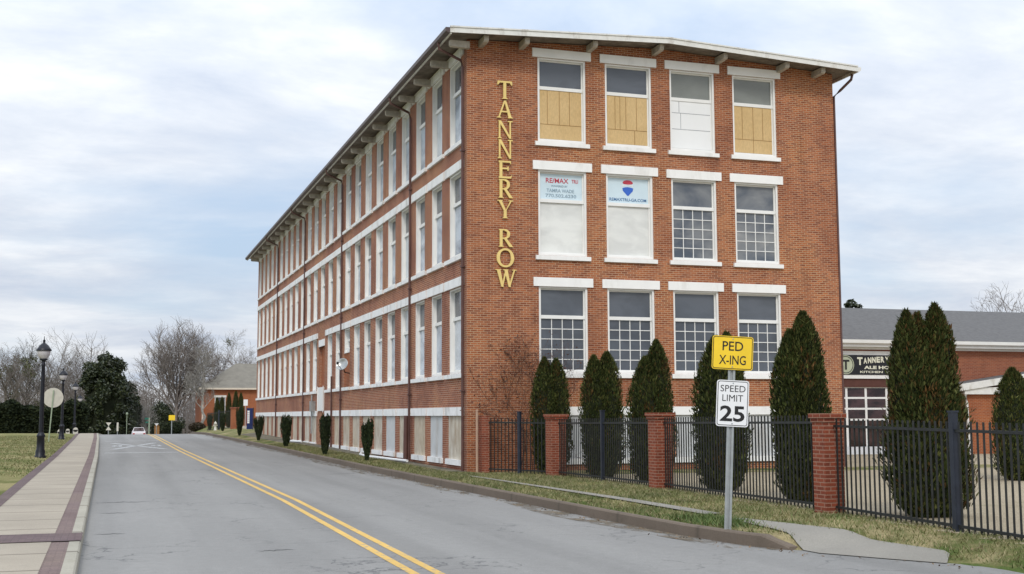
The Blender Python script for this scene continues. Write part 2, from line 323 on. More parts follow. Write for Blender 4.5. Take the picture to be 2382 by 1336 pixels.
class MB:
    def __init__(s): s.v = []; s.f = []; s.mi = []; s.sm = []
    def add(s, vs, fs, mi=0, smooth=False):
        b = len(s.v); s.v.extend([tuple(p) for p in vs])
        for f in fs: s.f.append(tuple(b + i for i in f)); s.mi.append(mi); s.sm.append(smooth)
        return s
    def box(s, x0, x1, y0, y1, z0, z1, mi=0):
        vs = [(x0, y0, z0), (x1, y0, z0), (x1, y1, z0), (x0, y1, z0), (x0, y0, z1), (x1, y0, z1), (x1, y1, z1), (x0, y1, z1)]
        return s.add(vs, [(0, 3, 2, 1), (4, 5, 6, 7), (0, 1, 5, 4), (1, 2, 6, 5), (2, 3, 7, 6), (3, 0, 4, 7)], mi)
    def hexa(s, vs, mi=0):   # 8 arbitrary corners, same order as box
        return s.add(vs, [(0, 3, 2, 1), (4, 5, 6, 7), (0, 1, 5, 4), (1, 2, 6, 5), (2, 3, 7, 6), (3, 0, 4, 7)], mi)
    def prism(s, pts, a0, a1, axis='y', mi=0):   # polygon in the plane normal to axis, extruded a0..a1
        def P(p, a): return {'y': (p[0], a, p[1]), 'x': (a, p[0], p[1]), 'z': (p[0], p[1], a)}[axis]
        n = len(pts); vs = [P(p, a0) for p in pts] + [P(p, a1) for p in pts]
        fs = [tuple(range(n)), tuple(range(2 * n - 1, n - 1, -1))] + [(i, n + i, n + (i + 1) % n, (i + 1) % n) for i in range(n)]
        return s.add(vs, fs, mi)
    def tube(s, pts, rad, n=8, mi=0, caps=True, smooth=True):
        pts = [Vector(p) for p in pts]
        if isinstance(rad, (int, float)): rad = [rad] * len(pts)
        rings = []
        for i, p in enumerate(pts):
            d = (pts[min(i + 1, len(pts) - 1)] - pts[max(i - 1, 0)]).normalized()
            a = d.orthogonal().normalized() if abs(d.z) < 0.999 else Vector((1, 0, 0))
            if i and abs(d.z) < 0.999:
                a = (pa - d * pa.dot(d)).normalized()
            pa = a; b = d.cross(a)
            rings.append([p + (a * cos(2 * pi * k / n) + b * sin(2 * pi * k / n)) * rad[i] for k in range(n)])
        vs = [q for r in rings for q in r]
        fs = [(i * n + k, i * n + (k + 1) % n, (i + 1) * n + (k + 1) % n, (i + 1) * n + k) for i in range(len(pts) - 1) for k in range(n)]
        s.add(vs, fs, mi, smooth)
        if caps:
            s.add(rings[0], [tuple(range(n - 1, -1, -1))], mi); s.add(rings[-1], [tuple(range(n))], mi)
        return s
    def lathe(s, prof, c=(0, 0, 0), n=16, mi=0, smooth=True):
        vs = [(c[0] + r * cos(2 * pi * k / n), c[1] + r * sin(2 * pi * k / n), c[2] + z) for r, z in prof for k in range(n)]
        fs = [(i * n + k, i * n + (k + 1) % n, (i + 1) * n + (k + 1) % n, (i + 1) * n + k) for i in range(len(prof) - 1) for k in range(n)]
        return s.add(vs, fs, mi, smooth)
    def build(s, name, mats, parent=None, label=None, cat=None, group=None, kind=None, loc=None, local=False):
        me = bpy.data.meshes.new(name)
        off = Vector((0, 0, 0))
        if not local:
            if parent is not None: off = wloc(parent)
            elif loc is not None: off = Vector(loc)
        me.from_pydata(s.v, [], s.f); me.update()
        if not isinstance(mats, (list, tuple)): mats = [mats]
        for m_ in mats: me.materials.append(m_)
        me.polygons.foreach_set('material_index', s.mi); me.polygons.foreach_set('use_smooth', s.sm)
        boxuv(me)
        if off.length > 0: me.transform(Matrix.Translation(-off))
        o = link(bpy.data.objects.new(name, me))
        if parent is not None: o.parent = parent
        elif loc is not None: o.location = loc
        return tag(o, label, cat, group, kind)
def npmesh(name, V, F, mat, parent=None, smooth=False, **kw):
    """V (n,3) world coords, F (m,k) faces."""
    me = bpy.data.meshes.new(name); off = np.array(wloc(parent)) if parent is not None else np.zeros(3)
    V = V - off; k = F.shape[1]
    me.vertices.add(len(V)); me.vertices.foreach_set('co', V.astype(np.float32).ravel())
    me.loops.add(F.size); me.loops.foreach_set('vertex_index', F.astype(np.int32).ravel())
    me.polygons.add(len(F)); me.polygons.foreach_set('loop_start', (np.arange(len(F)) * k).astype(np.int32))
    me.update(calc_edges=True); me.materials.append(mat)
    if smooth: me.polygons.foreach_set('use_smooth', [True] * len(F))
    o = link(bpy.data.objects.new(name, me))
    if parent is not None: o.parent = parent
    return tag(o, **kw)
def leaves(P, U, Vv):
    """quads (leaf diamonds) centred at P with half axes U (length) and Vv (width)."""
    n = len(P)
    V = np.stack([P - U, P + Vv * 0.9 - U * .1, P + U, P - Vv * 0.9 - U * .1], 1).reshape(-1, 3)
    return V, np.arange(n * 4).reshape(n, 4)
def copy_tree(o, parent=None):
    c = link(o.copy()); c.parent = parent
    for ch in list(o.children): copy_tree(ch, c)
    return c
def text_mesh(body, size=1.0, align='CENTER', sx=1.0, spacing=1.0, depth=0.004, shear=0.0, bold=0.0):
    cu = bpy.data.curves.new('lettering', 'FONT'); cu.body = body; cu.size = size; cu.align_x = align; cu.align_y = 'CENTER'
    cu.extrude = depth; cu.space_character = spacing; cu.resolution_u = 3; cu.shear = shear; cu.offset = bold
    o = link(bpy.data.objects.new('lettering', cu))
    dg = bpy.context.evaluated_depsgraph_get(); dg.update()
    me = bpy.data.meshes.new_from_object(o.evaluated_get(dg))
    bpy.data.objects.remove(o); me.transform(Matrix.Diagonal((sx, 1, 1, 1)))
    return me
def text(name, body, mat, parent, pos, w=None, h=None, rot=None, depth=0.004, **kw):
    """lettering fitted to width w / height h; stands in the plane facing local -Y (rot about Z optional)"""
    me = text_mesh(body, 1.0, depth=depth, **kw)
    co = np.empty(len(me.vertices) * 3); me.vertices.foreach_get('co', co); co = co.reshape(-1, 3)
    mn, mx = co.min(0), co.max(0); c = (mn + mx) / 2; d = mx - mn
    sy = h / d[1] if h else w / d[0]; sx = w / d[0] if w else sy
    me.transform(Matrix.Diagonal((sx, sy, 1, 1)) @ Matrix.Translation((-c[0], -c[1], 0)))
    me.transform(Matrix.Rotation(R(90), 4, 'X'))
    me.materials.clear(); me.materials.append(mat)
    o = link(bpy.data.objects.new(name, me)); o.parent = parent; o.location = pos
    if rot: o.rotation_euler = rot
    return o

# ------------------------------------------------------------------ terrain functions
def zr(Y):
    Y = np.asarray(Y, float)
    z = 0.25 + 0.003 * np.minimum(Y, 75)
    t = np.clip(Y - 75, 0, 60); z = z + 0.003 * t - 0.0004 * t * t
    t = np.clip(Y - 135, 0, 120); z = z - 0.045 * t + 0.045 / 240 * t * t
    return z
def shift(Y): return 0.0012 * np.maximum(np.asarray(Y, float) - 95, 0) ** 2 * (np.asarray(Y, float) < 260) + (np.asarray(Y, float) >= 260) * 0.0012 * 165 ** 2
def xL(Y): return np.interp(Y, [-300, -30, 20, 60, 100], [-11.66, -11.68, -11.70, -11.9, -12.25]) + shift(Y)
def xC(Y): return np.interp(Y, [-300, -24, -10, 30, 80], [-7.4, -7.42, -7.22, -7.45, -7.35]) + shift(Y)
def xR(Y): return np.interp(Y, [-300, -40, -30, -26.5, -25.3, -24.5, -23.6, -23.1, -22.2, -20.5, -18, -8, 5, 60], [.5, .3, .0, -.35, -.5, -1.0, -1.5, -1.65, -1.98, -2.2, -2.28, -2.47, -2.62, -2.45]) + shift(Y)
KH = .185
def kc(Y): return np.interp(Y, [-23.15, -22.7], [0.05, 1.0])
def zside(Y): return np.interp(Y, [-300, -40, -25, -19.6, -10.9, -2.8, 0, 70, 150, 300], [.35, .45, .41, .40, .35, .30, .33, .99, .9, -1.2])
def gz(X, Y):
    X = np.asarray(X, float); Y = np.asarray(Y, float)
    b = zr(Y); l = xL(Y); r = xR(Y); k = kc(Y)
    z = b - 0.07
    t = X - r
    zs = zside(Y); flat = np.clip((X - 3) / 8, 0, 1); zs2 = zs * (1 - flat) + flat * np.where(Y < 40, .26, zs)
    wid = np.maximum(0.3 - r, .5) + np.clip((-22.5 - Y), 0, 1) * .9
    q = np.clip((t - .15) / (wid), 0, 1); q = q * q * (3 - 2 * q) * .5 + q * .5
    top = b + KH * k
    rz = np.where(t < 0.02, b - .07, np.where(t < .15, b - .07 + (t - .02) / .13 * (KH * k + .05), top * (1 - q) + zs2 * q))
    d = l - X
    lz = np.where(d < .03, b - .07, np.where(d < 2.4, b + 0.09, b + .09 + .06 * np.clip((d - 2.4) / .4, 0, 1) + .25 * np.clip((d - 3) / 25, 0, 1)))
    return np.where(X > r, rz, np.where(X < l, lz, z))
G = lambda x, y: float(gz(x, y))

# ------------------------------------------------------------------ ground sheet
Ys = np.concatenate([np.linspace(-320, -50, 12), np.arange(-45, -30, 1.5), np.arange(-30, -26, .5), np.arange(-26, -20, .1), np.arange(-20, 30, .5), np.arange(30, 100, 2), np.arange(100, 262, 4), np.linspace(265, 340, 8), [420, 600, 900]])
Lo = [-700, -300, -120, -70, -45, -30, -20, -12, -8, -5, -3.6, -3.0, -2.8, -2.4, -2.3, -1.2, -.1, -.03]
Ro = [.02, .15, .3, .5, .75, 1.0, 1.3, 1.6, 2.0, 2.5, 3.0, 3.6, 4.2, 5, 6, 8, 11, 15, 22, 35, 60, 120, 300, 700]
rows = []
for Y in Ys:
    l, r = float(xL(Y)), float(xR(Y))
    rows.append([(l + a) for a in Lo] + [l, l + (r - l) * .25, (l + r) / 2, l + (r - l) * .75, r] + [r + a for a in Ro])
XX = np.array(rows); YY = np.repeat(Ys[:, None], XX.shape[1], 1); ZZ = gz(XX, YY)
nc = XX.shape[1]; V = np.stack([XX, YY, ZZ], -1).reshape(-1, 3)
ii = np.arange(len(Ys) - 1)[:, None] * nc + np.arange(nc - 1)[None, :]
F = np.stack([ii, ii + 1, ii + nc + 1, ii + nc], -1).reshape(-1, 4)
g = npmesh('ground', V, F, M['verge'], kind='structure')
for k in ('lawn_l', 'yard', 'soil'): g.data.materials.append(M[k])
fc = V[F].mean(1); mi = np.zeros(len(F), int)
fx = np.interp(fc[:, 1], [-30, -23, -19.6, -10.9, -2.8, 0, 1], [1.0, 1.1, 1.25, 1.93, 2.15, 99, 99])
mi[fc[:, 0] > fx] = 2; mi[(fc[:, 0] > 1.5) & (fc[:, 1] > 0)] = 2
mi[fc[:, 0] < -12] = 1
mi[(fc[:, 1] > 0) & (fc[:, 1] < 62) & (fc[:, 0] > -1.15) & (fc[:, 0] < 1)] = 3
g.data.polygons.foreach_set('material_index', mi.astype(np.int32)); g.data.update()

def sheet(name, xa, xb, y0, y1, zf, mat, nx=1, dy=1.0, kind='structure', thick=None, **kw):
    n = max(2, int(abs(y1 - y0) / dy) + 1); y = np.linspace(y0, y1, n)
    A = np.array([xa(t) if callable(xa) else xa for t in y]); B = np.array([xb(t) if callable(xb) else xb for t in y])
    s = np.linspace(0, 1, nx + 1)[None, :]; X = A[:, None] * (1 - s) + B[:, None] * s; Yy = np.repeat(y[:, None], nx + 1, 1)
    Z = zf(X, Yy); c = nx + 1
    V = np.stack([X, Yy, Z], -1).reshape(-1, 3); i = np.arange(n - 1)[:, None] * c + np.arange(nx)[None, :]
    F = np.stack([i, i + 1, i + c + 1, i + c], -1).reshape(-1, 4)
    o = npmesh(name, V, F, mat, kind=kind, **kw)
    boxuv(o.data); return o
zroad = lambda dz: (lambda X, Y: zr(Y) + dz)
sheet('road', lambda t: float(xL(t)) - .02, lambda t: float(xR(t)) + (.03 if t > -22.9 else .25), -320, 340, zroad(0), M['asphalt'], 8, 1.0)
def line(off, w): return (lambda t: float(xC(t)) + off - w / 2), (lambda t: float(xC(t)) + off + w / 2)
for i, off in enumerate((-.155, .155)):
    a, b = line(off, .125); sheet('road_marking_yellow_line', a, b, -60, 200, zroad(.004), M['yellow'])
def road_poly(pts, dz=.004):   # polygon on the road, pts (x,y)
    mb = MB(); mb.add([(x, y, float(zr(y)) + dz) for x, y in pts], [tuple(range(len(pts)))]); return mb
mk = MB()
def rp(pts):
    ys = [p[1] for p in pts]
    mk.add([(x, y, float(zr(y)) + .004) for x, y in pts], [tuple(range(len(pts)))])
def rstroke(p, q, w):
    p = Vector(p); q = Vector(q); n = 3
    d = (q - p).normalized(); o = Vector((-d.y, d.x)) * w / 2
    rp([tuple(p + o), tuple(p - o), tuple(q - o), tuple(q + o)])
rp([(-11.45, 27.6), (-7.75, 27.6), (-7.75, 28.2), (-11.45, 28.2)])
rp([(-11.45, 55.4), (-7.75, 55.4), (-7.75, 56.0), (-11.45, 56.0)])
rstroke((-11.0, 34.5), (-9.7, 41.5), .38); rstroke((-8.2, 34.5), (-9.5, 41.5), .38)
rstroke((-9.7, 42.2), (-11.0, 49.5), .38); rstroke((-9.5, 42.2), (-8.2, 49.5), .38)
def letterR(cx, cy, sx, sy):    # reads for a driver coming towards the camera
    def q(x, y): return (cx - x * sx, cy - y * sy)
    for a, b, w in (((-.5, -1), (-.5, 1), .2), ((-.3, .95), (.35, .95), .32), ((.5, .85), (.5, .15), .2), ((-.3, .08), (.35, .08), .32), ((0, -.05), (.5, -1), .2)):
        rstroke(q(*a), q(*b), w)
letterR(-10.75, 42, .42, 1.6); letterR(-8.4, 42, .42, 1.6)
mk.build('road_marking_crossing', M['whiteline'], kind='structure')

# kerbs, walks
def prof(name, xo, w, y0, y1, top, bot, mat, dy=1.0, bevel=.025, sgn=1):
    """kerb: xo(Y) road-side face, runs inwards by w*sgn"""
    n = int((y1 - y0) / dy) + 1; mb = MB(); vs = []
    for t in np.linspace(y0, y1, n):
        x = float(xo(t)); b = float(zr(t)); tp = b + top * (kc(t) if sgn > 0 else 1)
        vs += [(x, t, b - bot), (x + sgn * .012, t, tp - bevel), (x + sgn * (bevel + .012), t, tp), (x + sgn * w, t, tp), (x + sgn * w, t, b - bot)]
    fs = [(i * 5 + k, i * 5 + k + 1, (i + 1) * 5 + k + 1, (i + 1) * 5 + k) for i in range(n - 1) for k in range(4)]
    fs += [(0, 1, 2, 3, 4), tuple(n * 5 - 1 - k for k in range(5))]
    mb.add(vs, fs); return mb.build(name, mat, kind='structure')
prof('kerb_right', xR, .16, -23.05, 240, KH + .005, .1, M['kerb_r'], .5)
prof('kerb_left', xL, .18, -120, 240, .145, .1, M['kerb_l'], 1.0, sgn=-1)
zl = lambda dz: (lambda X, Y: zr(Y) + dz)
sheet('brick_strip', lambda t: float(xL(t)) - .44, lambda t: float(xL(t)) - .175, -120, 240, zl(.141), M['paver'])
sheet('sidewalk', lambda t: float(xL(t)) - 1.74, lambda t: float(xL(t)) - .435, -120, 240, zl(.146), M['walk'], 2)
sheet('brick_edging', lambda t: float(xL(t)) - 2.02, lambda t: float(xL(t)) - 1.735, -120, 240, zl(.151), M['paver_dark'])
sheet('brick_band', lambda t: -14.4, lambda t: float(xL(t)) - .01, -19.55, -18.25, zl(.157), M['paver_dark'])
m = Mt('gutter_dirt', 0.95, 0.1); v = m.obj(src='World')
m.color(m.ramp(m.noise(v, 3, 5), [(.3, (.13, .105, .075)), (.7, (.24, .20, .15))])); uvn = m.obj(src='UV')
m.nt.links.new(m.ramp(m.noise(m.obj((1, .35, 1), src='World'), 3.2, 6, .75), [(.46, 0.0), (.60, 0.9)]), m.b.inputs['Alpha']); M['dirt'] = m.m
sheet('gutter_dirt', lambda t: float(xR(t)) - .42 - .12 * sin(t * .7) - .1 * sin(t * .23), lambda t: float(xR(t)) - .005, -23.0, 95, zl(.006), M['dirt'], 1, .5)
mb = MB(); rg0 = random.Random(12)
for (xa_, xb_, y_) in ((-11.6, -10.3, -9.2), (-11.5, -10.9, -12.4), (-11.55, -11.0, -17.0), (-4.6, -3.2, 2.0), (-9.2, -8.6, -20.5)):
    k_ = 14; px0 = [(xa_ + (xb_ - xa_) * i / k_, y_ + rg0.gauss(0, .05)) for i in range(k_ + 1)]
    for i in range(k_):
        w0, w1 = .035 * sin(pi * i / k_) + .002, .035 * sin(pi * (i + 1) / k_) + .002
        (x0_, y0_), (x1_, y1_) = px0[i], px0[i + 1]
        mb.add([(x0_, y0_ - w0, float(zr(y0_)) + .003), (x1_, y1_ - w1, float(zr(y1_)) + .003), (x1_, y1_ + w1, float(zr(y1_)) + .003), (x0_, y0_ + w0, float(zr(y0_)) + .003)], [(0, 1, 2, 3)])
mb.build('road_cracks', plain('tar_seal', (.06, .06, .058), .8), kind='structure')
# worn walk on the right and the ramp to the road
sheet('sidewalk_right', lambda t: np.interp(t, [-21, -15, -4], [-1.12, -.98, -1.02]), lambda t: np.interp(t, [-21, -15, -10, -4], [-.78, -.62, -.70, -.80]), -19.2, -3.6, lambda X, Y: gz(X, Y) + .028, M['apron'], 2, .5)
RL = lambda Y: np.interp(Y, [-25.2, -24.5, -23.6, -23.1, -22, -20.2], [-.55, -.98, -1.48, -1.50, -1.30, -1.12])
RR = lambda Y: np.interp(Y, [-25.2, -24.7, -20.2], [-.50, -.06, -.84])
sheet('ramp', lambda t: float(RL(t)), lambda t: float(RR(t)), -25.2, -20.2, lambda X, Y: np.maximum(gz(X, Y) + .024, zr(Y) + .012), M['apron'], 4, .2)

# ------------------------------------------------------------------ walls with openings
def facade(mb, U0, U1, Z0, Z1, openings, P, depth=.25, mi=0, extra=()):
    """P(u, z, d) -> world point, d = distance into the wall"""
    us = sorted({U0, U1, *[o[0] for o in openings], *[o[1] for o in openings], *extra}); zs = sorted({Z0, Z1, *[o[2] for o in openings], *[o[3] for o in openings]})
    for i in range(len(us) - 1):
        for j in range(len(zs) - 1):
            uc, zc = (us[i] + us[i + 1]) / 2, (zs[j] + zs[j + 1]) / 2
            if any(o[0] < uc < o[1] and o[2] < zc < o[3] for o in openings): continue
            mb.add([P(us[i], zs[j], 0), P(us[i + 1], zs[j], 0), P(us[i + 1], zs[j + 1], 0), P(us[i], zs[j + 1], 0)], [(0, 1, 2, 3)], mi)
    for (a, b, c, d) in openings:
        for (p, q) in (((a, c), (b, c)), ((b, c), (b, d)), ((b, d), (a, d)), ((a, d), (a, c))):
            mb.add([P(*p, 0), P(*q, 0), P(*q, depth), P(*p, depth)], [(0, 1, 2, 3)], mi)
BW, BL, HT = 14.44, 61.25, 15.05
mill = empty('brick_mill', (0, 0, .3), 'four level red brick mill with long rows of tall windows', 'building')
SC = [3.46, 6.0, 8.53, 11.07]             # window centres, short side
LC = [1.53 + 2.54 * k for k in range(24)] # window centres, street side
ROWZ = [(3.63, 6.60), (7.68, 10.69), (11.67, 14.66)]
RAIL = 1.93
wall = MB()
ops = [(c - .9, c + .9, z0, z1) for c in SC for z0, z1 in ROWZ] + [(c - .9, c + .9, .72, 2.19) for c in SC]
facade(wall, 0, BW, -.3, HT, ops, lambda u, z, d: (u, d, z), mi=0)
ops = []
for k, c in enumerate(LC):
    for r, (z0, z1) in enumerate(ROWZ):
        if r == 0 and k == 11: ops.append((c - .98, c + .98, 2.48, 6.1)); continue
        if r == 0 and k == 8: ops.append((c - .775, c + .775, 3.63, z1)); continue
        ops.append((c - .775, c + .775, z0, z1))
    if k != 11: ops.append((c - .9, c + .9, .70, 2.19))
facade(wall, 0, BL, -.3, HT, ops, lambda u, z, d: (d, u, z), mi=1, depth=.32)
wall.add([(BW, 0, -.3), (BW, BL, -.3), (BW, BL, HT), (BW, 0, HT)], [(0, 1, 2, 3)], 1)
wall.add([(BW, BL, -.3), (0, BL, -.3), (0, BL, HT), (BW, BL, HT)], [(0, 1, 2, 3)], 1)
for yy in (0.0, BL):   # gables under the low roof
    wall.add([(0, yy, HT), (BW, yy, HT), (BW / 2, yy, HT + .33)], [(0, 1, 2)], 0)
wall.box(.5, BW - .5, .5, BL - .5, .5, 14.5, 1)      # dark body behind the openings (floors and ceilings)
wall.build('wall', [M['brick'], M['brick_side']], mill)
# roof: a low pitched slab with overhang, white fascia
OX, OY = .85, .9
rf = MB(); zt, zrg, th = 15.14, 15.50, .10
Yf, Yb = -OY, BL + OY; Xl, Xr = -OX, BW + .52; Xm = BW / 2
rf.hexa([(Xl, Yf, zt - th), (Xm, Yf, zrg - th), (Xm, Yb, zrg - th), (Xl, Yb, zt - th), (Xl, Yf, zt), (Xm, Yf, zrg), (Xm, Yb, zrg), (Xl, Yb, zt)])
rf.hexa([(Xm, Yf, zrg - th), (Xr, Yf, zt - th), (Xr, Yb, zt - th), (Xm, Yb, zrg - th), (Xm, Yf, zrg), (Xr, Yf, zt), (Xr, Yb, zt), (Xm, Yb, zrg)])
for f in range(len(rf.f)):
    n = (Vector(rf.v[rf.f[f][1]]) - Vector(rf.v[rf.f[f][0]])).cross(Vector(rf.v[rf.f[f][2]]) - Vector(rf.v[rf.f[f][0]]))
    if n.z < -1: rf.mi[f] = 1
roof = rf.build('roof', [M['roof_mill'], M['soffit']], mill)
fs = MB()
for xa, za, xb, zb in ((Xl, zt, Xm, zrg), (Xm, zrg, Xr, zt)):
    fs.hexa([(xa, Yf - .03, za - .19), (xb, Yf - .03, zb - .19), (xb, Yf - .002, zb - .19), (xa, Yf - .002, za - .19), (xa, Yf - .03, za + .02), (xb, Yf - .03, zb + .02), (xb, Yf - .002, zb + .02), (xa, Yf - .002, za + .02)])
    fs.hexa([(xa, Yf - .06, za - .015), (xb, Yf - .06, zb - .015), (xb, Yf - .031, zb - .015), (xa, Yf - .031, za - .015), (xa, Yf - .06, za + .035), (xb, Yf - .06, zb + .035), (xb, Yf - .031, zb + .035), (xa, Yf - .031, za + .035)])
fs.build('fascia', M['white_old'], roof)
gt = MB(); gt.box(Xl + .002, Xl + .06, Yf, Yb, zt - .24, zt - .105, 0)
gt.build('eave_board', M['white_old'], roof)
gt = MB()
gt.prism([(Xl - .15, zt - .02), (Xl - .14, zt - .14), (Xl - .06, zt - .20), (Xl - .002, zt - .20), (Xl - .002, zt - .02)], Yf - .02, Yb, 'y')
gt.build('gutter', M['gutter'], roof)
gt = MB(); gt.prism([(Xr + .15, zt - .02), (Xr + .14, zt - .14), (Xr + .06, zt - .20), (Xr + .002, zt - .20), (Xr + .002, zt - .02)], Yf - .02, Yb, 'y')
gt.build('gutter', M['white_old'], roof)
# rafter tails
def tail_mesh():
    mb = MB(); mb.prism([(0, -.12), (-.64, -.10), (-.70, -.05), (-.70, .11), (0, .12)], -.085, .085, 'y'); return mb
rnd = random.Random(4)
t0 = tail_mesh().build('rafter_tail', M['tail'], mill, local=True); t0.location = (-.002, -.27, 14.76 - .3)
for k in range(1, 25):
    c = link(t0.copy()); c.location = (-.002, -.27 + 2.535 * k, 14.76 - .3); c.rotation_euler = (R(rnd.uniform(-1, 1)), 0, 0)
for x in (.49, 1.96, 4.48, 7.02, 9.56, 12.1, 13.62):
    c = link(t0.copy()); zc = 14.90 + .33 * (1 - abs(x - Xm) / (BW / 2)); c.location = (x, -.002, zc - .3); c.rotation_euler = (0, 0, R(90))
# windows -------------------------------------------------------------
def window(w, h, kind, lint_w, sill_w, side=False, rail=RAIL, proud=.05, dp=0.0):
    """origin at sill centre on the wall plane, faces -Y"""
    a = w / 2; fr = MB(); T = .085 if side else .075; d0, d1 = .03, .20 + dp
    for x0, x1, z0, z1 in ((-a, -a + T, .0, h), (a - T, a, .0, h), (-a + T, a - T, h - T * .8, h), (-a + T, a - T, 0, T)):
        fr.box(x0, x1, d0, d1, z0, z1)
    # sashes
    fr.box(-a + T, a - T, .10 + dp, .17 + dp, rail - .06, rail + .06)
    for x0, x1 in ((-a + T, -a + T + .045), (a - T - .045, a - T)): fr.box(x0, x1, .13 + dp, .18 + dp, T, h - T * .8)
    fr.box(-a + T + .045, a - T - .045, .13 + dp, .18 + dp, T, T + .05); fr.box(-a + T + .045, a - T - .045, .13 + dp, .18 + dp, h - T * .8 - .045, h - T * .8)
    if kind in ('grid',):
        x0, x1, z0, z1 = -a + T + .045, a - T - .045, T + .05, rail - .06
        for i in range(1, 4): x = x0 + (x1 - x0) * i / 4; fr.box(x - .013, x + .013, .142, .178, z0, z1)
        for j in range(1, 5): z = z0 + (z1 - z0) * j / 5; fr.box(x0, x1, .145, .181, z - .013, z + .013)
    o = fr.build('window', M['white'], mill, local=True)
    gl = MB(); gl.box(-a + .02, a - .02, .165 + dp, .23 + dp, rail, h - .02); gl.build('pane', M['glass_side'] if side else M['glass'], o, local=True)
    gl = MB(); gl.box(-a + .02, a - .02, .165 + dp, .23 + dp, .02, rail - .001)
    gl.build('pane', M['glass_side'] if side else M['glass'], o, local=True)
    lm = M['lintel_side'] if side else M['lintel']
    l_ = MB(); l_.box(-lint_w / 2, lint_w / 2, -proud, .02, h, h + .31); l_.build('lintel', lm, o, local=True)
    l_ = MB(); l_.hexa([(-sill_w / 2, -.09, -.16), (sill_w / 2, -.09, -.16), (sill_w / 2, .02, -.16), (-sill_w / 2, .02, -.16), (-sill_w / 2, -.09, -.02), (sill_w / 2, -.09, -.02), (sill_w / 2, .02, .0), (-sill_w / 2, .02, .0)])
    l_.box(-a + .005, a - .005, .021, .12, -.16, .002); l_.build('sill', lm, o, local=True)
    return o
def put(o, x, y, z, side=False):
    o.location = (x, y, z - .3); o.rotation_euler = (0, 0, R(-90) if side else 0)
def setpane(o, idx, mat):
    ps = [c for c in o.children if c.name.startswith('pane')]
    p = sorted(ps, key=lambda c: c.name)[idx]; p.data = p.data.copy(); p.data.materials.clear(); p.data.materials.append(mat); return p
wg = window(1.8, 2.97, 'grid', 2.19, 2.03)
first = True; shortw = {}
for r in (0, 1, 2):
    for i, c in enumerate(SC):
        if r == 0 or (r == 1 and i >= 2):
            o = wg if first else copy_tree(wg, mill); first = False
            put(o, c, 0, ROWZ[r][0]); shortw[(r, i)] = o
wp = window(1.8, 2.99, 'plain', 2.19, 2.03); first = True
for r, i in ((1, 0), (1, 1), (2, 0), (2, 1), (2, 2), (2, 3)):
    o = wp if first else copy_tree(wp, mill); first = False
    put(o, SC[i], 0, ROWZ[r][0]); shortw[(r, i)] = o
for i in (2, 3): setpane(shortw[(1, i)], 0, M['glass_mixed']); setpane(shortw[(1, i)], 1, M['glass_mixed'])
for i in (2, 3): setpane(shortw[(2, i)], 0, M['glass_green'])
for i in (0, 1): setpane(shortw[(1, i)], 0, M['poster']); setpane(shortw[(1, i)], 1, M['blind'])
# boards in the top row
def boards(o, lines, mat, gap, label):
    a = .9 - .075 - .046
    mb = MB(); mb.box(-a, a, .125, .16, .13, RAIL - .062); p = mb.build('cover_board', mat, o, local=True, label=label)
    g_ = MB()
    for (x0, z0, x1, z1) in lines:
        if abs(x1 - x0) < .01: g_.box(x0 - .008, x0 + .008, .118, .1249, z0, z1)
        else: g_.box(x0, x1, .1175, .1246, z0 - .008, z0 + .008)
    g_.build('joint', gap, p, local=True)
b = .77
boards(shortw[(2, 0)], [(-.5, .65, -.5, 1.85), (-.05, .65, -.05, 1.85), (.33, .65, .33, 1.85), (-b, .65, b, .65)], M['osb'], M['osb_gap'], 'strand board filling the lower sash, four upright strips')
boards(shortw[(2, 1)], [(-.47, .65, -.47, 1.85), (-.28, .65, -.28, 1.85), (-.05, .65, -.05, 1.85), (.36, .65, .36, 1.85), (-b, .65, b, .65), (.28, .13, .28, .65)], M['osb'], M['osb_gap'], 'strand board with narrow second strip')
boards(shortw[(2, 2)], [(-.48, 1.45, -.48, 1.85), (-b, 1.43, b, 1.43), (-.42, .85, -.42, 1.43), (-b, .83, b, .83)], M['foam'], M['foam_gap'], 'white foam boards filling the lower sash')
boards(shortw[(2, 3)], [(-.45, .65, -.45, 1.85), (0, .13, 0, 1.85), (.4, .65, .4, 1.85), (-b, .63, b, .63)], M['osb'], M['osb_gap'], 'strand board with a joint running to the sill')
# posters in the second floor sashes
o = shortw[(1, 0)]
for nm, body, mt, x, z, w_, h_ in (('lettering', 'RE/MAX', 'red', -.14, 2.66, .84, .17), ('lettering', 'TRU', 'red', .52, 2.66, .24, .13), ('lettering', 'POWERED BY', 'grey_text', -.05, 2.47, .6, .07),
                                   ('lettering', 'TAMRA WADE', 'grey_text', -.02, 2.31, 1.02, .12), ('lettering', '770.502.6230', 'grey_text', .0, 2.13, 1.14, .12)):
    text(nm, body, M[mt], o, (x, .161, z), w=w_, h=h_, bold=.012)
o = shortw[(1, 1)]
def disc(cx, cz, pts): return [(cx + x, cz + z) for x, z in pts]
bl = MB(); top = [(.2 * cos(t), .2 + .11 * sin(t) * 1.0) for t in np.linspace(0, pi, 13)]
bl.prism(disc(0, 2.52, [(-.2, .2)] + top[::-1][1:-1] + [(.2, .2), (.15, .165), (0, .15), (-.15, .165)]), .158, .164, 'y', 0)
bl.prism(disc(0, 2.46, [(-.2, .14), (0, .19), (.2, .14), (.2, .2), (0, .21), (-.2, .2)]), .157, .164, 'y', 1)
bl.prism(disc(0, 2.4, [(-.21, .14), (-.1, .17), (0, .18), (.1, .17), (.21, .14), (.19, .04), (.06, -.09), (.03, -.13), (-.03, -.13), (-.06, -.09), (-.19, .04)]), .156, .164, 'y', 2)
bl.build('emblem', [M['red'], M['sign_white'], M['blue']], o, local=True)
text('lettering', 'REMAXTRU-GA.COM', M['navy_text'], o, (0, .161, 2.12), w=1.42, h=.11, bold=.01)
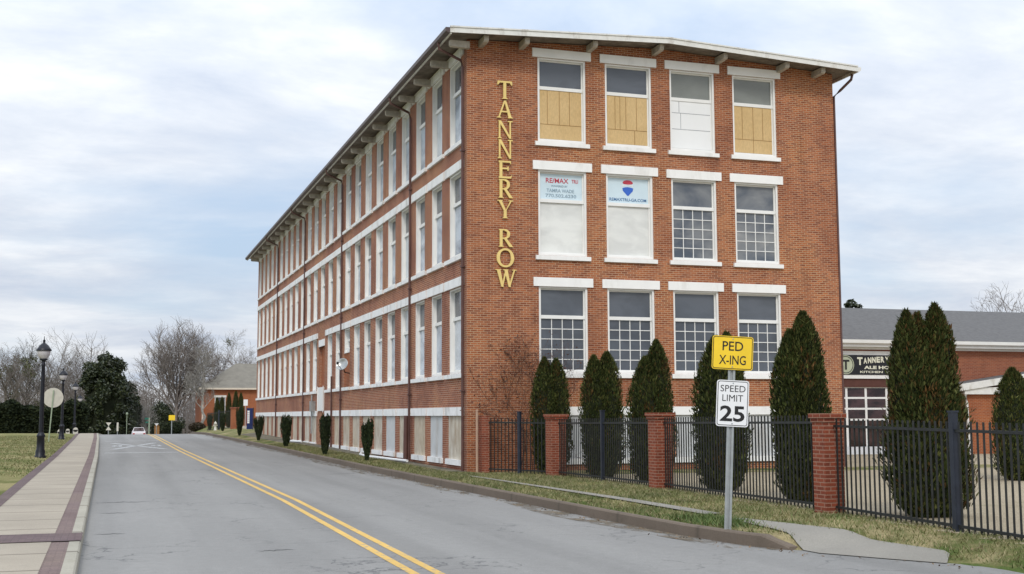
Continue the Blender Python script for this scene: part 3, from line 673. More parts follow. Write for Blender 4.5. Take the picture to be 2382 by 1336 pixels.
# street side windows
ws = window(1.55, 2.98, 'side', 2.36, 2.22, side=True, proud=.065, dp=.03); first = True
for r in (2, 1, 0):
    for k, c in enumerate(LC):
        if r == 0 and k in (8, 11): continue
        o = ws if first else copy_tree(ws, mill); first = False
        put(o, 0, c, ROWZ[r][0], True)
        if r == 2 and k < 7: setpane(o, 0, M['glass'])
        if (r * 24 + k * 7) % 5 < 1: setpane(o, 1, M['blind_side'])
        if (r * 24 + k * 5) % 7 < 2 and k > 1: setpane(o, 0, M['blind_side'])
# shortened window over an infill
c = LC[8]; o = window(1.55, 1.08, 'side', 2.36, .01, side=True, rail=.5, proud=.065, dp=.07); put(o, 0, c, 5.52, True)
mb = MB(); mb.box(.06, .3, c - .775, c + .775, 3.63, 5.50); mb.build('brick_infill', M['brick_infill'], mill)
mb = MB(); mb.box(-.09, .1, c - .99, c + .99, 3.47, 3.63); mb.build('sill', M['lintel_side'], mill)
# the bricked doorway with a white loading panel
c = LC[11]
mb = MB(); mb.box(.17, .3, c - .98, c + .98, 3.8, 6.1); mb.build('brick_infill', M['brick_infill'], mill)
mb = MB(); mb.box(-.03, .1, c - 1.0, c + 1.0, 6.1, 6.48); mb.build('lintel', M['lintel_side'], mill)
mb = MB(); mb.box(-.05, .14, c - .97, c + .97, 2.48, 3.8); mb.box(-.08, -.051, c - 1.0, c - .9, 2.4, 3.86); mb.box(-.08, -.051, c + .9, c + 1.0, 2.4, 3.86); mb.build('loading_panel', M['white'], mill)
# basement openings
def basement(w, h, side, mat, parent):
    a = w / 2; mb = MB(); mb.box(-a + .01, a - .01, .025, .2, 0, h); mb.box(-.012, .012, .018, .0249, 0, h)
    o = mb.build('cover_board', [mat], parent, local=True)
    lm = M['lintel_side'] if side else M['lintel']
    l_ = MB(); l_.box(-(1.18 if side else 1.08), (1.18 if side else 1.08), -.05, .02, h, h + .29); l_.build('lintel', lm, o, local=True)
    l_ = MB(); l_.box(-a - .1, a + .1, -.08, .02, -.19, .0); l_.build('sill', lm, o, local=True)
    return o
b0 = basement(1.8, 1.49, True, M['ply'], mill); first = True
for k, c in enumerate(LC):
    if k == 11: continue
    o = b0 if first else copy_tree(b0, mill); first = False; put(o, 0, c, .70, True)
    if k in (1, 4): o.data = o.data.copy(); o.data.materials.clear(); o.data.materials.append(M['ply_grey'])
b1 = basement(1.8, 1.47, False, M['ply_grey'], mill); first = True
for c in SC:
    o = b1 if first else copy_tree(b1, mill); first = False; put(o, c, 0, .72)
# downspouts and pipes on the street side
def downspout(y, top=14.5, x=-.08, r=.048):
    mb = MB(); z0 = G(-.1, y) - .05
    mb.tube([(-OX - .08, y + .05, zt - .2), (-OX - .06, y + .03, 14.72), (x - .06, y, top - .12), (x, y, top - .35), (x, y, z0)], r, 8)
    for z in (3.0, 7.2, 11.2): mb.box(x - .075, x + .08, y - .085, y + .085, z, z + .05)
    return mb.build('downspout', M['pipe'], mill)
downspout(.28)
for k in (3, 9, 14, 19): downspout(LC[k] - 1.27 - (.0 if k > 3 else -.1))
mb = MB(); yb = LC[2] + 1.27; mb.tube([(-.22, yb + .1, G(-.2, yb)), (-.2, yb + .1, 2.2)], .09, 10); mb.build('standpipe', M['pipe'], mill)
mb = MB(); yb = LC[10] - 1.27; mb.tube([(-.1, yb, G(-.2, yb)), (-.1, yb, 4.3)], .05, 8); mb.build('conduit', M['pipe'], mill)
mb = MB(); mb.tube([(BW + .55, -.5, 14.95), (BW + .5, -.5, 14.75), (BW + .25, -.12, 14.4), (BW + .1, .1, 14.2), (BW + .1, .12, .2)], .055, 8); mb.build('downspout', M['pipe'], mill)
mb = MB(); yb = 31.7; mb.box(-.28, -.002, yb - .25, yb + .25, 2.45, 3.05); mb.tube([(-.12, yb + .4, 1.2), (-.12, yb + .4, 3.4)], .05, 6); mb.build('meter_box', M['silver'], mill)
# dish
dm = empty('satellite_dish', (-.02, 21.0, 4.4), 'round silver dish on an arm under the small bricked in window of the mill', 'dish')
mb = MB(); nrm = Vector((-.55, -.75, .35)).normalized(); rot = nrm.to_track_quat('Z', 'Y').to_matrix(); ctr = Vector((-.42, 20.85, 4.75))
prf = [(.001, -.10), (.13, -.09), (.24, -.045), (.31, .0), (.32, .012), (.30, .012), (.23, -.03), (.15, -.07), (.001, -.08)]
n = 20; vs = [ctr + rot @ Vector((r_ * cos(2 * pi * k / n), r_ * sin(2 * pi * k / n), z_)) for r_, z_ in prf for k in range(n)]
mb.add(vs, [(i * n + k, i * n + (k + 1) % n, (i + 1) * n + (k + 1) % n, (i + 1) * n + k) for i in range(len(prf) - 1) for k in range(n)], 0, True)
mb.build('reflector', M['silver'], dm)
mb = MB(); mb.tube([(-.0, 21.0, 4.3), (-.25, 21.0, 4.35), (-.38, 20.92, 4.68)], .03, 8); mb.tube([(-.4, 20.86, 4.42), (-.7, 20.45, 4.75)], .015, 6); mb.box(-.76, -.66, 20.38, 20.48, 4.7, 4.84); mb.build('mounting_arm', M['iron'], dm)
# ------------------------------------------------------------------ gold wall lettering
sg = empty('wall_sign', (1.33, -.02, 6.5), 'gold serif letters reading TANNERY ROW down the brick wall beside the corner', 'sign')
def glyph(ch):
    """strokes: list of polygons in a 0..1 x 0..1 cell"""
    s = []
    def q(*p): s.append(list(p))
    def serif(x, y, w=.16, t=.07, up=True):
        y0, y1 = (y, y + t) if up else (y - t, y); q((x - w, y0), (x + w, y0), (x + w * .55, y1) if up else (x + w, y1), (x - w * .55, y1) if up else (x - w, y1))
    def bar(x0, y0, x1, y1, w0, w1=None):
        w1 = w1 or w0; q((x0 - w0 / 2, y0), (x0 + w0 / 2, y0), (x1 + w1 / 2, y1), (x1 - w1 / 2, y1))
    def arc(cx, cy, rx, ry, a0, a1, w, n=14, wx=None):
        for i in range(n):
            t0 = a0 + (a1 - a0) * i / n; t1 = a0 + (a1 - a0) * (i + 1) / n
            q((cx + rx * cos(t0), cy + ry * sin(t0)), (cx + rx * cos(t1), cy + ry * sin(t1)),
              (cx + (rx - w * (.35 + .65 * abs(cos(t1)))) * cos(t1), cy + (ry - w * .55) * sin(t1)), (cx + (rx - w * (.35 + .65 * abs(cos(t0)))) * cos(t0), cy + (ry - w * .55) * sin(t0)))
    if ch == 'T':
        bar(.5, .03, .5, .95, .20); serif(.5, 0, .22); q((.05, .90), (.95, .90), (1.0, 1.0), (0, 1.0)); q((0, 1.0), (-.02, .78), (.05, .78), (.17, .92)); q((1.0, 1.0), (.83, .92), (.95, .78), (1.02, .78))
    if ch == 'A':
        bar(.12, .03, .50, 1.0, .09, .10); bar(.84, .03, .52, 1.0, .20, .12); q((.22, .32), (.74, .32), (.72, .40), (.25, .40)); serif(.12, 0, .16, .06); serif(.85, 0, .19, .06)
    if ch == 'N':
        bar(.14, .03, .14, .97, .10); bar(.86, 0, .86, .97, .10); q((.04, 1.0), (.24, 1.0), (.93, .0), (.80, .0)); serif(.14, 0, .16, .06); serif(.86, 1.0, .16, .06, False)
    if ch == 'E':
        bar(.22, .03, .22, .97, .19); q((.08, 0), (.9, 0), (.97, .2), (.84, .1), (.08, .1)); q((.08, .9), (.82, .9), (.90, .8), (.9, 1.0), (.08, 1.0)); q((.3, .52), (.68, .52), (.68, .6), (.3, .6)); q((.66, .44), (.74, .44), (.74, .68), (.66, .68))
    if ch in 'R':
        bar(.22, .03, .22, .97, .19); serif(.22, 0, .19, .06); q((.08, .93), (.5, .93), (.5, 1.0), (.08, 1.0)); arc(.46, .72, .36, .28, -pi / 2, pi / 2, .2); q((.3, .44), (.48, .44), (.48, .51), (.3, .51)); q((.40, .46), (.60, .46), (1.02, .0), (.78, .0))
    if ch == 'Y':
        bar(.5, .03, .5, .45, .19); serif(.5, 0, .2, .06); q((.06, .97), (.26, .97), (.58, .40), (.42, .40)); q((.94, .97), (.84, .97), (.52, .40), (.6, .46)); serif(.15, 1.0, .17, .05, False); serif(.88, 1.0, .15, .05, False)
    if ch == 'O':
        arc(.5, .5, .54, .52, 0, 2 * pi, .2, 30)
    if ch == 'W':
        q((.02, .97), (.22, .97), (.40, .0), (.28, .0)); q((.28, 0), (.36, 0), (.58, .97), (.5, .97)); q((.44, .97), (.62, .97), (.80, .0), (.68, .0)); q((.68, .0), (.76, 0), (1.04, .97), (.96, .97))
        serif(.1, 1.0, .15, .05, False); serif(.52, 1.0, .14, .05, False); serif(1.0, 1.0, .12, .05, False)
    return s
lets = [('T', 13.05, 13.68), ('A', 12.38, 12.99), ('N', 11.66, 12.28), ('N', 10.96, 11.62), ('E', 10.27, 10.88), ('R', 9.59, 10.24), ('Y', 8.89, 9.51), ('R', 7.90, 8.51), ('O', 7.21, 7.84), ('W', 6.53, 7.13)]
for ch, z0, z1 in lets:
    w_ = {'W': .64, 'O': .58, 'A': .56, 'T': .52}.get(ch, .53); xc = 1.335; mb = MB()
    for i, st in enumerate(glyph(ch)):
        pts = [(xc - w_ / 2 + x * w_, z0 + z * (z1 - z0)) for x, z in st]
        mb.prism(pts, -.085 - .0006 * i, -.035, 'y', 0)
    mb.build('letter', M['gold'], sg)
# ------------------------------------------------------------------ brick pillars, iron fence
PX = [(2.12, -2.8), (1.95, -10.9), (1.27, -19.6)]
def pillar(x, y, h, s=.26, capd=.06, **kw):
    e = empty('brick_pillar', (x, y, G(x, y) - .05), **kw); z0 = G(x, y) - .05
    mb = MB(); mb.box(x - s, x + s, y - s, y + s, z0, z0 + h - .1); mb.build('shaft', M['brick_pier'], e)
    mb = MB(); c = s + capd; mb.box(x - c + .03, x + c - .03, y - c + .03, y + c - .03, z0 + h - .16, z0 + h - .085); mb.box(x - c, x + c, y - c, y + c, z0 + h - .085, z0 + h); mb.build('cap', M['brick_pier'], e)
    return e
pillar(*PX[0], 1.98, label='brick fence pillar with flat cap between the first and second cone shaped evergreens', cat='pillar', group='brick fence pillars')
pillar(*PX[1], 1.95, s=.235, label='brick fence pillar with flat cap left of the two road signs', cat='pillar', group='brick fence pillars')
pillar(*PX[2], 1.86, s=.20, capd=.05, label='nearest and widest brick fence pillar, right of the road signs', cat='pillar', group='brick fence pillars')
hp = MB(); z0 = G(.6, -.3) - .05; hp.box(.36, .62, -.50, -.003, z0, z0 + 1.92)
o = hp.build('brick_pillar', M['brick_pier'], None, 'slim brick pier standing against the mill wall at the start of the fence', 'pillar', loc=(.6, -.26, z0))
mb = MB(); z0 = G(.22, -.35); mb.tube([(.22, -.42, z0 - .1), (.22, -.42, z0 + 2.0)], .045, 10); mb.lathe([(.045, 0), (.055, .01), (.055, .04), (.001, .06)], (.22, -.42, z0 + 2.0), 10)
mb.build('standing_pipe', M['tanpole'], None, 'slim tan pipe standing at the front corner of the mill', 'pipe', loc=(.22, -.42, z0))
def fence(p, q, posts, label, topf=1.78, sp=.155, pad=(.26, .26), post_s=.055, post_h=1.98, pm=None):
    p = Vector((*p, 0)); q = Vector((*q, 0)); d = (q - p); ln = d.length; d.normalize(); nrm = Vector((-d.y, d.x, 0))
    e = empty('iron_fence', (p.x, p.y, G(p.x, p.y)), label, 'fence', 'black iron fence bays')
    za, zb = G(p.x, p.y), G(q.x, q.y); zl_ = lambda t: za + (zb - za) * t / ln
    def bar(mb, t, half, z0, z1, mi=0):
        c = p + d * t; vs = []
        for z in (z0, z1):
            for a, b_ in ((-1, -1), (1, -1), (1, 1), (-1, 1)): v_ = c + d * half * a + nrm * half * b_; vs.append((v_.x, v_.y, z))
        mb.add(vs, [(0, 3, 2, 1), (4, 5, 6, 7), (0, 1, 5, 4), (1, 2, 6, 5), (2, 3, 7, 6), (3, 0, 4, 7)], mi)
    pk = MB(); t = pad[0] + .08
    while t < ln - pad[1] - .03:
        if all(abs(t - s_ * ln) > .1 for s_ in posts): bar(pk, t, .012, zl_(t) + .03, zl_(t) + topf)
        t += sp
    pk.build('pickets', M['iron'], e)
    for hz in (.10, topf - .16):
        rl = MB(); a, b_ = p + d * pad[0], q - d * pad[1]; w = .02
        vs = []
        for dz in (0, .045):
            for pt, tt in ((a, pad[0]), (b_, ln - pad[1])):
                pass
        A0, B0 = zl_(pad[0]) + hz, zl_(ln - pad[1]) + hz
        vs = [a - nrm * w, b_ - nrm * w, b_ + nrm * w, a + nrm * w]; zz = [A0, B0, B0, A0]
        rl.hexa([(v_.x, v_.y, z_) for v_, z_ in zip(vs, zz)] + [(v_.x, v_.y, z_ + .045) for v_, z_ in zip(vs, zz)]); rl.build('rail', M['iron'], e)
    for s_ in posts:
        ps = MB(); bar(ps, s_ * ln, post_s, zl_(s_ * ln) - .05, zl_(s_ * ln) + post_h); bar(ps, s_ * ln, post_s + .012, zl_(s_ * ln) + post_h, zl_(s_ * ln) + post_h + .03)
        ps.build('post', M['iron_blue'], e)
    return e
fence((.56, -.42), PX[0], [.48], 'short bay of black iron fence between the mill corner and the first brick pillar', pad=(.09, .28), sp=.15, post_s=.05)
fence(PX[0], PX[1], [.5], 'black iron fence bay between the first two brick pillars with dark evergreens behind')
fence(PX[1], PX[2], [], 'black iron fence bay behind the two road signs')
fence(PX[2], (.72, -32.0), [.305], 'nearest black iron fence bay with a thick square post in front of the tallest evergreen', post_s=.052, pad=(.24, 0), topf=1.72, post_h=1.86, sp=.15)

# ------------------------------------------------------------------ foliage builders
def blades(P, up, wid, rs, spread=.35):
    n = len(P); a = rs.uniform(0, 2 * pi, n); U = np.stack([np.cos(a) * spread * up, np.sin(a) * spread * up, up], 1) * .5
    b = rs.uniform(0, 2 * pi, n); Vv = np.stack([np.cos(b) * wid, np.sin(b) * wid, np.zeros(n)], 1)
    V = np.stack([P - Vv, P + Vv, P + 2 * U], 1).reshape(-1, 3)
    return V, np.arange(n * 3).reshape(n, 3)
def conifer(x, y, base, h, r, tips, seed, label, n=9000, group='cone shaped evergreens behind the iron fence', leafm='arbor', rust=.06, name='conifer_tree', low=.0):
    """tips: list of (dx, dy, relative height, relative radius)"""
    rs = np.random.RandomState(seed)
    e = empty(name, (x, y, base), label, 'tree', group)
    prof_h = np.array([0, .05, .13, .25, .40, .56, .72, .86, .95, 1.0]); prof_r = np.array([.42, .72, .92, 1.0, 1.0, .92, .76, .54, .30, .06])
    Ps, Us, Vs = [], [], []; core = MB()
    for ti, (dx, dy, rh, rr) in enumerate(tips):
        m_ = int(1.9 * n * rh * rr / sum(t[2] * t[3] for t in tips)); hh = h * rh; cx, cy = x + dx * r, y + dy * r
        u = rs.uniform(0, 1, m_) ** .9; ang = rs.uniform(0, 2 * pi, m_)
        lump = 1 + .10 * np.sin(3 * ang + 9 * u + ti) + .07 * np.sin(7 * ang - 14 * u + seed) + .06 * np.sin(17 * ang + 27 * u) * np.sin(41 * u + 3 * ang)
        rad = np.interp(u, prof_h, prof_r) * r * rr * lump * (1 - .22 * rs.rand(m_) ** 2 + .06 * rs.randn(m_))
        lean = np.clip(1.15 - u * 1.5, 0, 1); bx = x + (cx - x) * (1 - lean * .6); by = y + (cy - y) * (1 - lean * .6)
        P = np.stack([bx + rad * np.cos(ang), by + rad * np.sin(ang), base + low + u * (hh - low) + rs.randn(m_) * .02], 1)
        ln = rs.uniform(.03, .085, m_) * (1 if h > 3 else .8); wd = rs.uniform(.012, .030, m_)
        out = rs.uniform(.2, 1.3, m_); ja = ang + rs.randn(m_) * .7
        U = np.stack([np.cos(ja) * out, np.sin(ja) * out, np.ones(m_)], 1); U /= np.linalg.norm(U, axis=1)[:, None]
        T = np.stack([-np.sin(ja), np.cos(ja), rs.randn(m_) * .3], 1); T = T + rs.randn(m_, 3) * .25; T /= np.linalg.norm(T, axis=1)[:, None]
        Ps.append(P); Us.append(U * ln[:, None]); Vs.append(T * wd[:, None])
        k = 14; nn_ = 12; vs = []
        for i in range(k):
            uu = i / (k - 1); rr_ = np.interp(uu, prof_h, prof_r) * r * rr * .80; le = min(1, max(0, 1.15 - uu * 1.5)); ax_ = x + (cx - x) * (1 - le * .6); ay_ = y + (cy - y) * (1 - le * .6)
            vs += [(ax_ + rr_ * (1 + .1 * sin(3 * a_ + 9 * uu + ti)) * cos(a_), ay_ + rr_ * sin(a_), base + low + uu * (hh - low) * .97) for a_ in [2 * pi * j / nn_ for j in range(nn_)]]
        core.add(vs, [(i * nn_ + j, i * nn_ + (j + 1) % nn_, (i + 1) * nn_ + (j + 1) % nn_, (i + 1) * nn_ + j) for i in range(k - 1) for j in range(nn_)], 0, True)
    P = np.concatenate(Ps); U = np.concatenate(Us); Vv = np.concatenate(Vs)
    V, F = leaves(P, U, Vv)
    c = npmesh('crown', V, F, M[leafm], e); c.data.materials.append(M['arbor_rust'])
    hf = (P[:, 2] - base) / h
    mk_ = (rs.rand(len(P)) < rust * (.4 + 2.2 * np.clip(hf - .45, 0, 1)) + rust * 1.6 * ((P[:, 0] - x) / r > .55)) | ((np.sin(P[:, 0] * 5.1 + seed) * np.sin(P[:, 2] * 2.3 + seed * 2) * np.sin(P[:, 1] * 4.3) > .5) & (rs.rand(len(P)) < .6))
    c.data.polygons.foreach_set('material_index', mk_.astype(np.int32))
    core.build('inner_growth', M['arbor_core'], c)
    tr = MB(); tr.tube([(x, y, base - .1), (x, y, base + h * .4)], [.07 * h / 4 + .03, .03], 8); tr.build('trunk', M['bark'], e)
    return e
# camera ray helper used to place things measured in the photograph at a chosen distance
YAW = R(18.2057)
def at(px, fwd):
    """ground position for photo column px (0..2382) at forward distance fwd"""
    r_ = (px - 1191) / 2850.55 * fwd
    return CAM.x + r_ * cos(YAW) + fwd * sin(YAW), CAM.y - r_ * sin(YAW) + fwd * cos(YAW)
def zat(py, fwd, px=1191):
    hy = 668 + 2850.55 * math.tan(R(5.972)) - (px - 1191) * math.sin(R(.2293))
    return CAM.z + (hy - py) * fwd / 2850.55
def cone(px, fwd, top, base, wpx, tips, seed, label, **kw):
    x, y = at(px, fwd); r = wpx / 2 * fwd / 2850.55; b = zat(base, fwd, px) ; b = max(b, G(x, y) - .05) if base else G(x, y)
    b = G(x, y) + .0; h = zat(top, fwd, px) - b
    return conifer(x, y, b, h, r, tips, seed, label, **kw)
cone(1280, 40.3, 833, 1100, 98, [(-.32, 0, 1, .72), (.3, .1, .985, .78)], 1, 'evergreen cone at the mill corner, left of the first brick pillar', n=8000)
cone(1398, 37.6, 820, 1105, 106, [(-.36, 0, .97, .70), (.3, .1, 1.0, .8)], 2, 'twin tipped evergreen cone in front of the second ground floor window', n=9000)
cone(1513, 34.3, 793, 1110, 116, [(-.25, 0, .88, .8), (.28, .1, 1.0, .75)], 3, 'evergreen cone with a high right tip beside the second brick pillar', n=9500)
cone(1675, 30.2, 775, 1150, 134, [(-.2, 0, .97, .85), (.3, .1, 1.0, .75)], 4, 'evergreen cone half hidden behind the two road signs', n=11000)
cone(1861, 26.0, 728, 1172, 138, [(-.35, .1, .90, .74), (.12, 0, 1.0, .86)], 5, 'slender evergreen cone behind the nearest brick pillar', n=12000)
cone(2150, 21.8, 710, 1215, 190, [(-.50, 0, .965, .56), (-.10, .1, .955, .52), (.34, 0, 1.0, .60), (.0, 0, .80, .98)], 6, 'tallest evergreen with three pointed tips and a bronze right flank', n=22000, rust=.20)
cone(2356, 36.0, 858, 1090, 118, [(-.1, 0, 1.0, .85), (.35, .1, .92, .7)], 7, 'dark evergreen cone beside the pub canopy at the right edge', n=8000)
# slim shrubs along the verge
def slim(px, py_base, py_top, wpx, fwd, seed, label, twin=False, n=2600):
    x, y = at(px, fwd); rs = np.random.RandomState(seed); b = G(x, y); h = zat(py_top, fwd, px) - b; r = wpx / 2 * fwd / 2850.55
    e = empty('columnar_shrub', (x, y, b), label, 'shrub', 'slim columnar shrubs along the kerb')
    cols = [(-.55, .5, .9), (.5, .62, 1.0)] if twin else [(0, 1.0, 1.0)]
    Ps = []; core = MB()
    for (dx, rr, rh) in cols:
        m_ = int(n * rr / sum(c_[1] for c_ in cols)); u = rs.uniform(0, 1, m_); ang = rs.uniform(0, 2 * pi, m_)
        pr = np.interp(u, [0, .12, .5, .8, .95, 1.0], [.28, .5, .85, 1.0, .92, .55]) * r * rr
        rad = pr * (1 + .14 * np.sin(5 * ang + 8 * u + seed)) * np.sqrt(rs.uniform(.45, 1.1, m_))
        Ps.append(np.stack([x + dx * r * np.clip(u * 1.6, .2, 1) + rad * np.cos(ang), y + rad * np.sin(ang), b + .05 + u * h * rh * (.96 + .06 * np.sin(4 * ang + seed))], 1))
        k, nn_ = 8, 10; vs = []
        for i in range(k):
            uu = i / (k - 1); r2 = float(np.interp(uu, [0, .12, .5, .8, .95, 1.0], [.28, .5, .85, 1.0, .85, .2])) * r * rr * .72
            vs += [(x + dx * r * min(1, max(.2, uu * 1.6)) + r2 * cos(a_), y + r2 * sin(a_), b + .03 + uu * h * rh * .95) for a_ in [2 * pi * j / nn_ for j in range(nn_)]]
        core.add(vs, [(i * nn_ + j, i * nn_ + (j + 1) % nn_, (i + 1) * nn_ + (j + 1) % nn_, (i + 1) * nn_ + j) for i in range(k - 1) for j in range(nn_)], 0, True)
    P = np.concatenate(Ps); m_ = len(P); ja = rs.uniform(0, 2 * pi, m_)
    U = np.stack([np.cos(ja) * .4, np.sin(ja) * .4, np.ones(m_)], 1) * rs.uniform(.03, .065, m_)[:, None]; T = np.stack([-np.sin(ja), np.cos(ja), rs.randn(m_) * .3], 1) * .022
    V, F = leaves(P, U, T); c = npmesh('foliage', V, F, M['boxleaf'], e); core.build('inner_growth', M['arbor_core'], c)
    tr = MB(); tr.tube([(x, y, b - .05), (x, y, b + h * .5)], .035, 6); tr.build('stem', M['bark'], e)
slim(855, 1075, 978, 26, 47.5, 11, 'slim forked shrub by the kerb nearest the mill corner', True)
slim(758, 1058, 967, 26, 54.5, 12, 'slim dark shrub by the kerb in front of the white loading panel')
slim(668, 1040, 969, 25, 67, 13, 'slim ragged shrub by the kerb, third from the mill corner')
slim(604, 1025, 969, 22, 82, 14, 'thin twin stemmed shrub by the kerb at the far end of the mill', True, 2000)
slim(560, 1016, 950, 18, 97, 15, 'slim shrub by the kerb beside the far brick pillar', n=2000)
slim(521, 1006, 962, 15, 116, 16, 'small slim shrub by the kerb right of the hydrant', n=1500)
slim(491, 999, 963, 15, 130, 17, 'farthest slim shrub by the kerb, left of the hydrant', n=1500)

# grass blades on the near verge and lawn
rs = np.random.RandomState(5)
def verge_pts(n, x0, x1, y0, y1, cond):
    P = np.stack([rs.uniform(x0, x1, n), rs.uniform(y0, y1, n)], 1); P = P[cond(P[:, 0], P[:, 1])]
    return np.concatenate([P, gz(P[:, 0], P[:, 1])[:, None]], 1)
def fxx(Y): return np.interp(Y, [-30, -23, -19.6, -10.9, -2.8], [.9, 1.1, 1.3, 2.0, 2.2])
def ok(X, Y):
    on_walk = (X > -1.1) & (X < -.68) & (Y < -3.6) & (Y > -19.2) & (rs.rand(len(X)) < .93)
    ramp_l, ramp_r = RL(Y) + .10 * rs.rand(len(X)) ** 2 + .03, RR(Y) - .16 * rs.rand(len(X)) ** 2
    on_ramp = (Y < -20.1) & (Y > -25.3) & (X > ramp_l) & (X < ramp_r)
    side = (X < xR(Y) + .3) & (Y < -23.0)
    return (X > xR(Y) + .17) & (~on_walk) & (~on_ramp) & (~side) & (X < fxx(Y) + .2)
P = verge_pts(60000, -2.6, 2.4, -31, -1, ok)
V, F = blades(P, rs.uniform(.03, .085, len(P)), rs.uniform(.004, .011, len(P)), rs, .8)
npmesh('verge_grass', V, F, M['blade'], label='short winter grass and straw on the verge beside the fence', cat='grass', kind='stuff')
P = verge_pts(26000, -2.6, -.9, -1, 34, lambda X, Y: X > xR(Y) + .17)
V, F = blades(P, rs.uniform(.03, .09, len(P)), rs.uniform(.006, .016, len(P)), rs, .8)
npmesh('kerb_grass', V, F, M['blade'], label='sparse dry grass between the kerb and the mill wall', cat='grass', kind='stuff')
P = verge_pts(26000, -24, -13.7, 2, 70, lambda X, Y: X < xL(Y) - 2.08)
V, F = blades(P, rs.uniform(.03, .08, len(P)), rs.uniform(.01, .025, len(P)), rs, .8)
npmesh('lawn_grass', V, F, M['blade'], label='mown winter lawn beside the sidewalk and lamp posts', cat='grass', kind='stuff')
# fallen leaves in the gutters, on the ramp and at the foot of the fence
n = 900; ly = np.concatenate([rs.uniform(-30, 20, 500), rs.uniform(-25, 10, 400)]); lx = np.empty(n)
lx[:500] = xR(ly[:500]) - np.abs(rs.randn(500)) * .22 - .02; lx[500:] = fxx(ly[500:]) - np.abs(rs.randn(400)) * .6
lz = np.where(np.arange(n) < 500, zr(ly) + .012, gz(lx, ly) + .045); a = rs.uniform(0, 2 * pi, n); sz = rs.uniform(.012, .032, n)
U = np.stack([np.cos(a) * sz, np.sin(a) * sz, rs.randn(n) * .006], 1); T = np.stack([-np.sin(a) * sz * .7, np.cos(a) * sz * .7, rs.randn(n) * .006], 1)
V, F = leaves(np.stack([lx, ly, lz], 1), U, T); M['litter'] = leafmat('dry_leaf', (0.09, 0.05, 0.025), (0.17, 0.10, 0.05), (0.28, 0.19, 0.10))
npmesh('leaf_litter', V, F, M['litter'], label='dry brown leaves scattered in the gutter and along the fence', cat='leaves', kind='stuff')
# clump of green weeds at the foot of the sign post
c0 = np.array([-1.55, -20.4]); n = 1500; q = rs.randn(n, 2) * [.22, .5] + c0
q = q[(q[:, 0] > xR(q[:, 1]) + .18)]
P = np.concatenate([q, gz(q[:, 0], q[:, 1])[:, None]], 1)
V, F = blades(P, rs.uniform(.05, .15, len(P)), rs.uniform(.006, .014, len(P)), rs, .9)
M['weed'] = leafmat('weed_leaf', (0.05, 0.10, 0.02), (0.10, 0.15, 0.035), (0.16, 0.19, 0.06))
npmesh('weeds', V, F, M['weed'], label='clump of green weeds on the verge by the sign post', cat='weeds', kind='stuff')
# ------------------------------------------------------------------ road signs
def roundrect(w, h, r, n=5):
    pts = []
    for cx, cz, a in ((w / 2 - r, h / 2 - r, 0), (-w / 2 + r, h / 2 - r, 90), (-w / 2 + r, -h / 2 + r, 180), (w / 2 - r, -h / 2 + r, 270)):
        pts += [(cx + r * cos(R(a + 90 * i / n)), cz + r * sin(R(a + 90 * i / n))) for i in range(n + 1)]
    return pts[::-1]
def plate(name, w, h, face, border, parent, pos, rot, margin=.018, line=.016, label=None, r=.045):
    mb = MB(); mb.prism(roundrect(w, h, r), -.002, .004, 'y', 0)
    mb.prism(roundrect(w - 2 * margin, h - 2 * margin, r * .8), -.0034, -.0021, 'y', 1)
    mb.prism(roundrect(w - 2 * margin - 2 * line, h - 2 * margin - 2 * line, r * .6), -.0048, -.0035, 'y', 0)
    o = mb.build(name, [face, border], parent, local=True, label=label); o.location = pos; o.rotation_euler = rot; return o
sx_, sy_ = -1.91, -21.6; zb = G(sx_, sy_)
se = empty('road_sign', (sx_, sy_, zb), 'leaning steel post with a yellow PED X-ING sign above a white SPEED LIMIT 25 sign', 'road sign')
lean = Vector((.055, -.0, 1)).normalized()
mb = MB(); topv = Vector((sx_, sy_, zb)) + Vector((.155, 0, 2.82)); bot = Vector((sx_, sy_, zb - .1))
dirr = Vector((sin(R(14)), cos(R(14)), 0)); rgt = Vector((cos(R(14)), -sin(R(14)), 0))
def uch(mb, a, b_, w=.04, t=.028):     # U channel post
    for off, hw, hd in ((rgt * 0, .022, .006), (rgt * .026 - dirr * .012, .006, .02), (rgt * -.026 - dirr * .012, .006, .02), (rgt * .042 - dirr * .03, .016, .004), (rgt * -.042 - dirr * .03, .016, .004)):
        vs = []
        for pnt in (a, b_):
            for s1, s2 in ((-1, -1), (1, -1), (1, 1), (-1, 1)): vs.append(tuple(pnt + off + rgt * hw * s1 + dirr * hd * s2))
        mb.hexa(vs)
uch(mb, bot, topv); mb.build('post', M['galv'], se)
rotz = R(-14); tilt = R(3.2)
def pc(z): t = z / 3.1; return Vector((.17 * t, 0, z)) - dirr * .062
p1 = plate('sign_plate', .675, .545, M['sign_yellow'], M['sign_black'], se, pc(3.19 - zb) + rgt * .0, (0, tilt, rotz), .012, .012, label='yellow pedestrian crossing sign')
for body, z, w_, h_ in (('PED', .11, .34, .15), ('X-ING', -.115, .44, .15)):
    text('lettering', body, M['sign_black'], p1, (0, -.0062, z), w=w_, h=h_, depth=.001, bold=.008)
p2 = plate('sign_plate', .53, .745, M['sign_white'], M['sign_black'], se, pc(2.375 - zb) + rgt * .02, (0, tilt, rotz), .016, .011, label='white speed limit sign')
for body, z, w_, h_, bd in (('SPEED', .238, .41, .105, -.002), ('LIMIT', .085, .34, .105, -.002), ('25', -.165, .405, .255, .024)):
    text('lettering', body, M['sign_black'], p2, (0, -.0062, z), w=w_, h=h_, depth=.001, bold=bd)
for pl_, zs_ in ((p1, (-.225, .225)), (p2, (-.325, .325))):
    for z in zs_:
        mb = MB(); mb.tube([(0, -.0048, z), (0, -.012, z)], .011, 8); mb.build('bolt', M['galv'], pl_, local=True)
